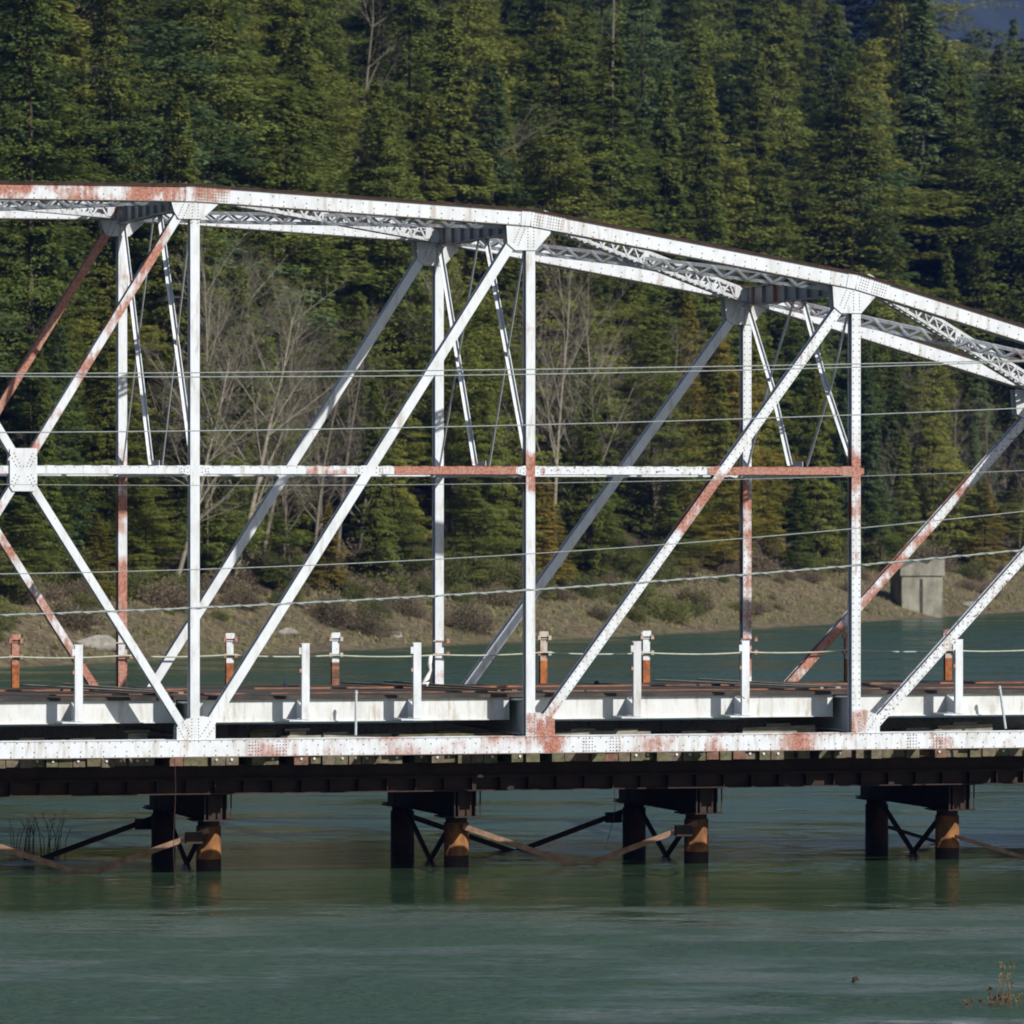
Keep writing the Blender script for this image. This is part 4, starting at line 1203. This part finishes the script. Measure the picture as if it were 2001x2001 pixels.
# hanging ropes
mb = MB(); q0 = on_y(341, 1478, -.19); q0.z = ZB - .16; pts = [Vector((q0.x + .02*math.sin(i*.9), -.19, q0.z - (q0.z + .1)*i/8)) for i in range(9)]
mb.tube(pts, .006, 6); tag(mb.build('rope', [M_TOPRUST], origin=pts[0]), 'thin brown rope hanging from the bottom chord to the water at left', 'rope')
mb = MB(); q0 = on_y(1200, 1540, 2.0); pts = [Vector((q0.x + .03*math.sin(i*.8) - .012*i*i*.3, 2.0, 1.43 - i*.18)) for i in range(7)]
mb.tube(pts, .006, 5); tag(mb.build('rope', [M_DARKST], origin=pts[0]), 'thin dark wire dangling from the girder beside the third pile bent', 'wire')

# ---------------------------------------------------------------- overhead lines in front of the bridge
def line(pts, r_, label, twist=False):
    y = -12.0
    q = [on_y(px, py, y) for px, py in pts]
    X = np.array([p.x for p in q]); Z = np.array([p.z for p in q])
    cf = np.polyfit(X, Z, 2)
    xs = np.linspace(X[0] - 22, X[-1] + 22, 60)
    mb = MB(); P3 = [Vector((x, y, float(np.polyval(cf, x)))) for x in xs]
    mb.tube(P3, r_, 6)
    if twist:
        L = len(P3)
        fine = np.linspace(xs[0], xs[-1], 1400); wr = []
        for i, x in enumerate(fine):
            z = float(np.polyval(cf, x)); t = x * 2*math.pi / .42
            wr.append((x, y + r_*1.25*math.cos(t), z + r_*1.25*math.sin(t)))
        mb.tube(wr, r_ * .5, 5)
    o = mb.build('power_line', [M_WIRE], origin=P3[0], smooth=True)
    tag(o, label, 'cable', None)
k_ = 1.0357
line([(0, 705*k_), (990*k_, 697*k_), (1700*k_, 685*k_)], .010, 'topmost thin overhead line of the close pair')
line([(0, 710*k_), (990*k_, 706.5*k_), (1700*k_, 690*k_)], .010, 'lower thin overhead line of the close pair')
line([(0, 816*k_), (990*k_, 802*k_), (1930*k_, 770*k_)], .010, 'thin overhead line crossing above the mid height strut')
line([(0, 914*k_), (990*k_, 912*k_), (1930*k_, 888*k_)], .006, 'faintest overhead line just below the mid height strut')
line([(0, 1083*k_), (1000*k_, 1045*k_), (1930*k_, 965*k_)], .009, 'overhead line rising to the right between strut and thick cable')
line([(0, 1160*k_), (560*k_, 1140*k_), (1000*k_, 1112*k_), (1600*k_, 1068*k_), (1932*k_, 1038*k_)], .015, 'thick twisted lowest overhead cable', True)

# ---------------------------------------------------------------- plants in the water
def twigs(pos, n_, H, spread, m, label, seed, leaf=None, name='water_plant', rad=.006):
    r = random.Random(seed); mb = MB()
    root = empty(name, pos); tag(root, label, 'plant')
    lf = MB()
    for i in range(n_):
        x = pos[0] + r.uniform(-spread, spread); y = pos[1] + r.uniform(-.3, .3); h = H * r.uniform(.4, 1.1)
        a = r.uniform(-.35, .45)
        p = [Vector((x, y, pos[2] - .2)), Vector((x + a*h*.4, y, pos[2] + h*.55)), Vector((x + a*h + r.uniform(-.05, .05), y, pos[2] + h))]
        mb.tube(p, [rad, rad*.8, rad*.4], 4)
        for j in range(4):
            t = r.uniform(.3, .95); b = p[1].lerp(p[2], t); e = b + Vector((r.uniform(-.2, .2), r.uniform(-.1, .1), r.uniform(.02, .2)))*H*.6
            mb.tube([b, e], [rad*.5, rad*.25], 3)
            if leaf:
                for q in range(3):
                    c0 = b.lerp(e, r.random()); dr = Vector((r.uniform(-1, 1), r.uniform(-1, 1), r.uniform(-1, 1))).normalized()*.024; up = Vector((r.uniform(-.3, .3), 0, 1)).normalized()*.02
                    lf.add([c0 - dr, c0 + up, c0 + dr, c0 - up], [(0, 1, 2, 3)])
    mb.build('stems', [m], root)
    if leaf: lf.build('leaves', [leaf], root)
def on_water(px, py):
    zc = FPX * HC / (py - 994.5); xc = (px - 1000.5) / FPX * zc
    X, Y = c2w(xc, zc); return (X, Y, 0.0)
twigs(on_water(80, 1664), 26, .75, .55, M_DARKST, 'dark bare willow stems rising from the water at left behind the braces', 3, rad=.008)
p = on_water(1955, 1966)
twigs(p, 5, .55, .10, M_TWIGRED, 'dry yellow weed with leafy tips standing in the water at lower right', 5, M_TWIGYEL, rad=.011)
twigs((p[0] - .25, p[1] - .05, 0), 16, .12, .34, M_TWIGRED, 'low red brown water weed clump left of the yellow weed', 6, M_TWIGRED)
twigs((p[0] + .22, p[1] + .05, 0), 9, .16, .12, M_TWIGRED, 'small brown weed clump right of the yellow weed', 8, M_TWIGYEL)
q = on_water(1672, 1920)
mb = MB(); mb.tube([(q[0] - .05, q[1], -.02), (q[0] - .02, q[1], .05), (q[0] + .01, q[1], .07), (q[0] + .045, q[1], .03)], [.01, .035, .03, .008], 8)
tag(mb.build('driftwood', [M_DARKST], origin=q, smooth=True), 'tiny dark knob of driftwood poking out of the open water', 'driftwood')

for o in bpy.data.objects:
    if '_o' in o: del o['_o']
